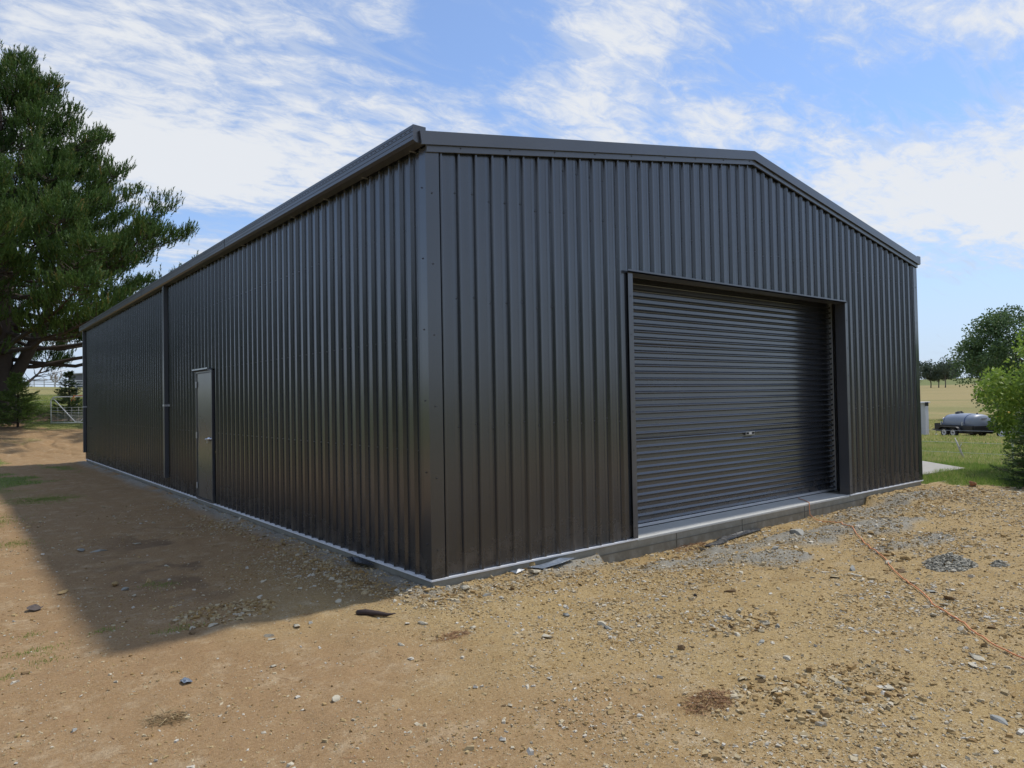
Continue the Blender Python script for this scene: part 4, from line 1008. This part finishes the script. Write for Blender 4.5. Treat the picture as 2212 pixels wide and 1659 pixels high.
def chips(name, x, y, z, s, flat, r, mat, tone, tilt=.35):
    n = len(x); V0 = CUB_V*.62; k = len(V0)
    V = V0[None]*r.uniform(.6, 1.25, (n, k, 1))+r.normal(size=(n, k, 3))*.12
    V = V*np.stack([s*r.uniform(.8, 1.5, n), s*r.uniform(.6, 1.0, n), s*flat*r.uniform(.5, 1.2, n)], 1)[:, None, :]
    az = r.uniform(0, 6.283, n); ti = r.normal(size=n)*tilt; c, s_ = np.cos(ti), np.sin(ti)
    Vy = V[:, :, 1]*c[:, None]-V[:, :, 2]*s_[:, None]; Vz = V[:, :, 1]*s_[:, None]+V[:, :, 2]*c[:, None]; V[:, :, 1] = Vy; V[:, :, 2] = Vz
    c, s_ = np.cos(az), np.sin(az)
    Vx = V[:, :, 0]*c[:, None]-V[:, :, 1]*s_[:, None]; Vy = V[:, :, 0]*s_[:, None]+V[:, :, 1]*c[:, None]; V[:, :, 0] = Vx; V[:, :, 1] = Vy
    V = V+np.stack([x, y, z], 1)[:, None, :]
    F = (CUB_F[None]+(np.arange(n)*k)[:, None, None]).reshape(-1, 3)
    return fast_mesh(name, V.reshape(-1, 3), F, mat, attrs={'tone': ('FACE', np.repeat(tone, len(CUB_F)))})
M_chip, t, b, o = new_mat('gravel_chips')
v = t.attr('tone'); pos = t.node('ShaderNodeNewGeometry').outputs['Position']
cc = t.ramp(v, [(0, (.09, .06, .035)), (.14, (.20, .13, .06)), (.40, (.35, .225, .09)), (.68, (.42, .31, .15)), (.88, (.52, .44, .29)), (1, (.60, .57, .49))])
cc = t.mix(t.ss(t.noise(pos, 90, 3, .6), .35, .65, .3, 0), cc, (.22, .15, .08))
t.put(b.inputs['Base Color'], cc); b.inputs['Roughness'].default_value = .92; b.inputs['Specular IOR Level'].default_value = .25
M_crumb, t, b, o = new_mat('cement_crumbs')
cc = t.ramp(t.attr('tone'), [(0, (.18, .17, .135)), (.5, (.33, .31, .25)), (1, (.50, .465, .38))]); t.put(b.inputs['Base Color'], cc); b.inputs['Roughness'].default_value = .95
# gravel: uncountable chips, thick on the right, thin on the brown dirt
r = np.random.default_rng(99)
def scatter(n, x0, x1, y0, y1, dens):
    x = r.uniform(x0, x1, n); y = r.uniform(y0, y1, n); keep = r.random(n) < dens(x, y); return x[keep], y[keep]
def dens(x, y):
    out = ~((x > -.01) & (y > -.01) & (x < 10.01)); d = np.hypot(x-CP[0], y-CP[1])
    clump = sst(fbm(x*1.1+3, y*1.1, 4, .6), .40, .60)*.8+.2
    rightness = .16+.84*sst(x+.5*y*(y < 0)*-.35+(fbm(x*.5, y*.5, 2)-.5)*1.5, -1.4, .3)
    vis = np.clip((3.6/d)**1.1, 0, 1)
    g_ = 1-grassmask(x, y)
    return np.minimum(1, 1.1*out*clump*rightness*vis*g_*(y < 8))
x, y = scatter(1000000, -5, 11.5, -5, 8, dens)
s = np.clip(r.lognormal(math.log(.0054), .50, len(x)), .0026, .028)
far_boost = np.clip(np.hypot(x-CP[0], y-CP[1])/5.0, 1, 2.2); s *= far_boost**.45*(1+.3*sst(x, -1.2, .8))
tone = np.clip(r.beta(2.4, 1.15, len(x))+.10*sst(s, .01, .025), 0, 1)
gv = chips('gravel', x, y, height(x, y)+s*.15, s, .55, r, M_chip, tone); tag(gv, kind='stuff')
NG = len(x)
# coarse rubble bands seen in the photograph
xs1 = []; ys1 = []
for cx_, cy_, a_, b_, n_ in [(1.2, -2.25, .38, .16, 170), (.65, -3.25, .55, .28, 330), (.15, -2.95, .35, .2, 140), (-1.55, .55, .38, .28, 420), (.5, -.35, .9, .14, 260), (-.35, .8, .18, .9, 420), (-.3, 3.5, .14, 2.5, 300), (2.0, -.35, .9, .14, 160), (8.3, -.7, 1.3, .35, 420), (2.9, -3.6, .8, .45, 200), (-.1, -.2, .3, .2, 130), (5.3, -2.4, 1.8, .6, 220)]:
    rr_ = np.sqrt(r.random(n_)); th_ = r.uniform(0, 6.283, n_); xs1.append(cx_+a_*rr_*np.cos(th_)); ys1.append(cy_+b_*rr_*np.sin(th_))
x = np.concatenate(xs1); y = np.concatenate(ys1); k = ~((x > -.02) & (y > -.02)); x = x[k]; y = y[k]
s = np.clip(r.lognormal(math.log(.014), .45, len(x)), .006, .036)
tag(chips('rubble', x, y, height(x, y)+s*.2, s, .55, r, M_chip, np.clip(r.beta(2.2, 1.6, len(x)), 0, 1)), kind='stuff')
# cement crumbs over the spill
x, y = scatter(34000, -.6, 9.5, -2.2, 19, lambda x, y: cement(x, y)*(~((x > -.01) & (y > -.01)))*np.where(y > 2, .6, 1))
s = np.clip(r.lognormal(math.log(.0065), .5, len(x)), .003, .024)
tag(chips('cement_crumbs', x, y, height(x, y)+s*.15, s, .7, r, M_crumb, r.random(len(x))), kind='stuff')
pl = crumbs('cement_rubble_pile', 4.22, -2.50, .34, .20, .10, 900, .008, .024, M_crumb, 4)
tag(pl, 'dark grey heap of cement crumbs right of the orange cord', 'rubble pile')
pl = crumbs('cement_rubble_pile', 4.56, -2.80, .13, .07, .05, 160, .008, .022, M_crumb, 5)
tag(pl, 'small grey clod at the right tip of the cement heap', 'rubble pile')

# ------------------------------------------------------------------ cord, bark, plastic, needles, sticks
CORD = [(6.6, .37, .009), (6.48, .30, .009), (6.4, .18, .009), (6.24, .02, .009), (6.21, -.006, .0), (6.2, -.010, -.06), (6.19, -.02, -.15)]
cg = [(6.15, -.10), (5.95, -.42), (5.5, -.80), (5.2, -1.02), (4.75, -1.42), (4.3, -1.74), (3.95, -2.02), (3.62, -2.24), (3.2, -2.55), (2.9, -2.80), (2.62, -2.98), (2.32, -3.27), (2.05, -3.48), (1.79, -3.75), (1.5, -4.1), (1.1, -4.5)]
from_pts = []
for i in range(len(cg)-1):
    for u in np.linspace(0, 1, 8)[:-1]:
        p0 = cg[max(i-1, 0)]; p1 = cg[i]; p2 = cg[i+1]; p3 = cg[min(i+2, len(cg)-1)]
        f = lambda k: .5*((2*p1[k])+(-p0[k]+p2[k])*u+(2*p0[k]-5*p1[k]+4*p2[k]-p3[k])*u*u+(-p0[k]+3*p1[k]-3*p2[k]+p3[k])*u**3)
        x_, y_ = f(0), f(1); w_ = .02*math.sin(len(from_pts)*.42)+.012*math.sin(len(from_pts)*1.13); from_pts.append((x_+w_, y_+w_, float(height(x_+w_, y_+w_))+.018))
mb = MB(); mb.tube(CORD+from_pts, .0052, 8)
tag(mb.build('extension_cord', simple('orange_cord', (.66, .27, .12), .6, 0, .08), None, True), 'orange extension cord running from the roller door across the gravel', 'cord')
zb = float(height(-.71, -.32)); mb = MB(); mb.tube([(-.80, -.20, zb+.02), (-.76, -.255, zb+.028), (-.70, -.34, zb+.026), (-.65, -.40, zb+.02), (-.61, -.455, zb+.034)], [.021, .024, .020, .013, .003], 7)
tag(mb.build('bark_piece', simple('charred_bark', (.045, .027, .022), .7, 0, .4, 30, .8), None, True), 'dark brown curled bark piece on the sunny gravel', 'bark')
def sheet_scrap(name, pts, mat, label, cat, lift=.02, seed=0):
    r2 = np.random.default_rng(seed); n = len(pts); mb = MB(); cx_, cy_ = np.mean([p[0] for p in pts]), np.mean([p[1] for p in pts])
    V = [(cx_, cy_, float(height(cx_, cy_))+lift*1.6)]; V2 = []
    for sc in (.55, 1.0):
        for p in pts:
            x_ = cx_+(p[0]-cx_)*sc; y_ = cy_+(p[1]-cy_)*sc; V.append((x_, y_, float(height(x_, y_))+lift*r2.uniform(.5, 1.7)))
    F = [(0, 1+i, 1+(i+1) % n) for i in range(n)]+[(1+i, 1+n+i, 1+n+(i+1) % n, 1+(i+1) % n) for i in range(n)]
    mb.add(V, F); o = mb.build(name, mat); m = o.modifiers.new('t', 'SOLIDIFY'); m.thickness = .0015; return tag(o, label, cat)
M_pl = simple('black_plastic', (.03, .032, .036), .3, 0, .3, 20, .6, 30); M_pl2 = simple('blue_grey_plastic', (.16, .19, .23), .3, 0, .2, 20, .6, 30)
sheet_scrap('plastic_strip', [(3.62, -.12), (4.0, -.02), (4.5, -.02), (4.95, .0), (4.9, -.07), (4.5, -.10), (4.05, -.12), (3.7, -.22)], M_pl, 'torn black plastic strip along the slab under the roller door', 'plastic', .018, 1)
sheet_scrap('plastic_scrap', [(1.05, -.02), (1.25, .0), (1.55, -.02), (1.62, -.07), (1.4, -.12), (1.15, -.12)], M_pl2, 'blue grey plastic scrap poking out by the slab left of the door', 'plastic', .03, 2)
sheet_scrap('plastic_scrap', [(.84, -.01), (.98, -.01), (.98, -.06), (.86, -.08)], M_pl2, 'small blue plastic corner left of the larger blue scrap', 'plastic', .02, 3)
sheet_scrap('plastic_scrap', [(-.03, .98), (-.02, 1.35), (-.07, 1.52), (-.14, 1.25), (-.12, 1.0)], M_pl, 'crumpled dark plastic at the slab edge, side wall', 'plastic', .04, 4)
sheet_scrap('plastic_scrap', [(-2.17, -.63), (-2.14, -.62), (-2.12, -.635), (-2.105, -.67), (-2.115, -.69), (-2.14, -.685), (-2.16, -.69), (-2.165, -.66)], M_pl2, 'little blue grey scrap alone on the brown dirt', 'plastic', .01, 5)
sheet_scrap('dark_scrap', [(-2.75, 1.68), (-2.70, 1.66), (-2.66, 1.69), (-2.63, 1.72), (-2.65, 1.76), (-2.69, 1.78), (-2.73, 1.76), (-2.75, 1.73)], simple('dull_brown_scrap', (.09, .07, .06), .8), 'dark brown flattened scrap at the left edge of the yard', 'scrap', .02, 6)
# needles and twigs
def needle_heap(name, cx_, cy_, a_, b_, h_, n_, mat, label, cat, seed, L=.09):
    r2 = np.random.default_rng(seed); rr_ = np.sqrt(r2.random(n_)); th_ = r2.uniform(0, 6.283, n_); x = cx_+a_*rr_*np.cos(th_); y = cy_+b_*rr_*np.sin(th_)
    bz = height(x, y)+h_*(1-rr_)*r2.random(n_)+.004; d = unit(np.stack([r2.normal(size=n_), r2.normal(size=n_), r2.normal(size=n_)*.18], 1))
    V, F = blades(np.stack([x, y, bz], 1), d, r2.uniform(.5, 1.1, n_)*L, .0035, r2)
    o = fast_mesh(name, V, F, mat, attrs={'tone': ('FACE', r2.random(n_))}); return tag(o, label, cat)
M_need = leaf_mat('fallen_needles', (.15, .075, .04), (.33, .18, .09), (.42, .28, .16), .8, .05)
needle_heap('needle_clump', -.05, -2.86, .17, .10, .025, 420, M_need, 'reddish clump of fallen pine needles on the coarse gravel', 'pine needles', 1)
needle_heap('needle_clump', -.48, -1.05, .14, .07, .02, 160, M_need, 'thin scatter of reddish needles below the bark piece', 'pine needles', 2)
needle_heap('needle_clump', 3.45, -.08, .35, .06, .05, 300, M_need, 'reddish needles heaped against the slab left of the black strip', 'pine needles', 3)
needle_heap('dry_weed', -2.36, -1.13, .10, .07, .05, 160, leaf_mat('dry_weed_straw', (.12, .08, .04), (.30, .22, .11), (.5, .4, .22), .8, .1), 'dry straggly weed flat on the brown dirt', 'weed', 4, .12)
x = r.uniform(-4, 7, 1500); y = r.uniform(-4.3, 5, 1500); k = ~((x > -.05) & (y > -.05)); x = x[k]; y = y[k]; n_ = len(x)
V, F = blades(np.stack([x, y, height(x, y)+.004], 1), unit(np.stack([r.normal(size=n_), r.normal(size=n_), r.normal(size=n_)*.06], 1)), r.uniform(.02, .11, n_), .0035, r)
tag(fast_mesh('twig_litter', V, F, M_need, attrs={'tone': ('FACE', r.random(n_))}), kind='stuff')

# ------------------------------------------------------------------ grass
M_grass = leaf_mat('grass_blade', (.125, .200, .032), (.240, .340, .068), (.50, .41, .19), .55, .4)
def grass(name, n, x0, x1, y0, y1, L, w, dryf, mask=None, seed=0):
    r2 = np.random.default_rng(seed); x = r2.uniform(x0, x1, n); y = r2.uniform(y0, y1, n)
    m = grassmask(x, y) if mask is None else mask(x, y); k = (r2.random(n) < m) & ~((x > -.05) & (x < 10.05) & (y > -.05) & (y < 19.2))
    pad_ = (x > 11.2) & (x < 14.9) & (y > .6) & (y < 3.4) & (y-.75 > -.083*(x-11.15)) & (y < 2.3+(15.1-x)*.4) & (y < .55+(x-13.55)*1.13+9*(x < 13.55)) & (y > .75 - 9*(x<0)) & (y < .75+3.8*(x-11.15)); k &= ~pad_
    x = x[k]; y = y[k]; N_ = len(x); nn = fbm(x*.6, y*.6, 3)
    d = unit(np.stack([r2.normal(size=N_)*.4, r2.normal(size=N_)*.4, np.ones(N_)], 1))
    V, F = blades(np.stack([x, y, height(x, y)-.01], 1), d, L*r2.uniform(.5, 1.3, N_)*(.6+.8*nn), w, r2)
    tone = np.where(r2.random(N_) < np.clip(dryf+(nn-.5)*1.0, 0.02, 1), r2.uniform(.8, 1, N_), r2.uniform(0, .7, N_))
    return tag(fast_mesh(name, V, F, M_grass, attrs={'tone': ('FACE', tone)}), kind='stuff')
grass('grass', 90000, 10, 16.5, -4, 4.5, .085, .010, .08, seed=1)
grass('grass', 70000, 16, 34, -4, 16, .12, .020, .62, seed=2)
grass('paddock_grass', 60000, 34, 75, 2, 32, .13, .05, .8, seed=3)
grass('grass', 45000, -5, 4, 12, 31, .05, .014, .15, seed=4)
grass('paddock_grass', 60000, -4, 8, 33.5, 62, .16, .035, .72, seed=5)
def tufts(x, y):
    m = np.zeros_like(x)
    for cx_, cy_, a_, b_ in [(-1.79, 2.01, .07, .06), (-1.70, 1.86, .09, .07), (-2.35, .70, .08, .05), (-1.95, .40, .12, .05), (-2.82, .57, .16, .05), (-2.75, .45, .05, .04), (-2.76, .29, .08, .05), (-2.96, .14, .06, .05), (-2.78, 1.02, .08, .05), (-2.9, 7.5, .3, .5), (-2.6, 5.2, .15, .15), (-1.9, 10, .4, .6)]:
        m = np.maximum(m, np.exp(-((x-cx_)/a_)**2-((y-cy_)/b_)**2))
    return m
grass('weed_tufts', 260000, -3.6, -1.2, -.2, 11, .03, .006, .1, mask=tufts, seed=6)
print('gravel chips', NG)
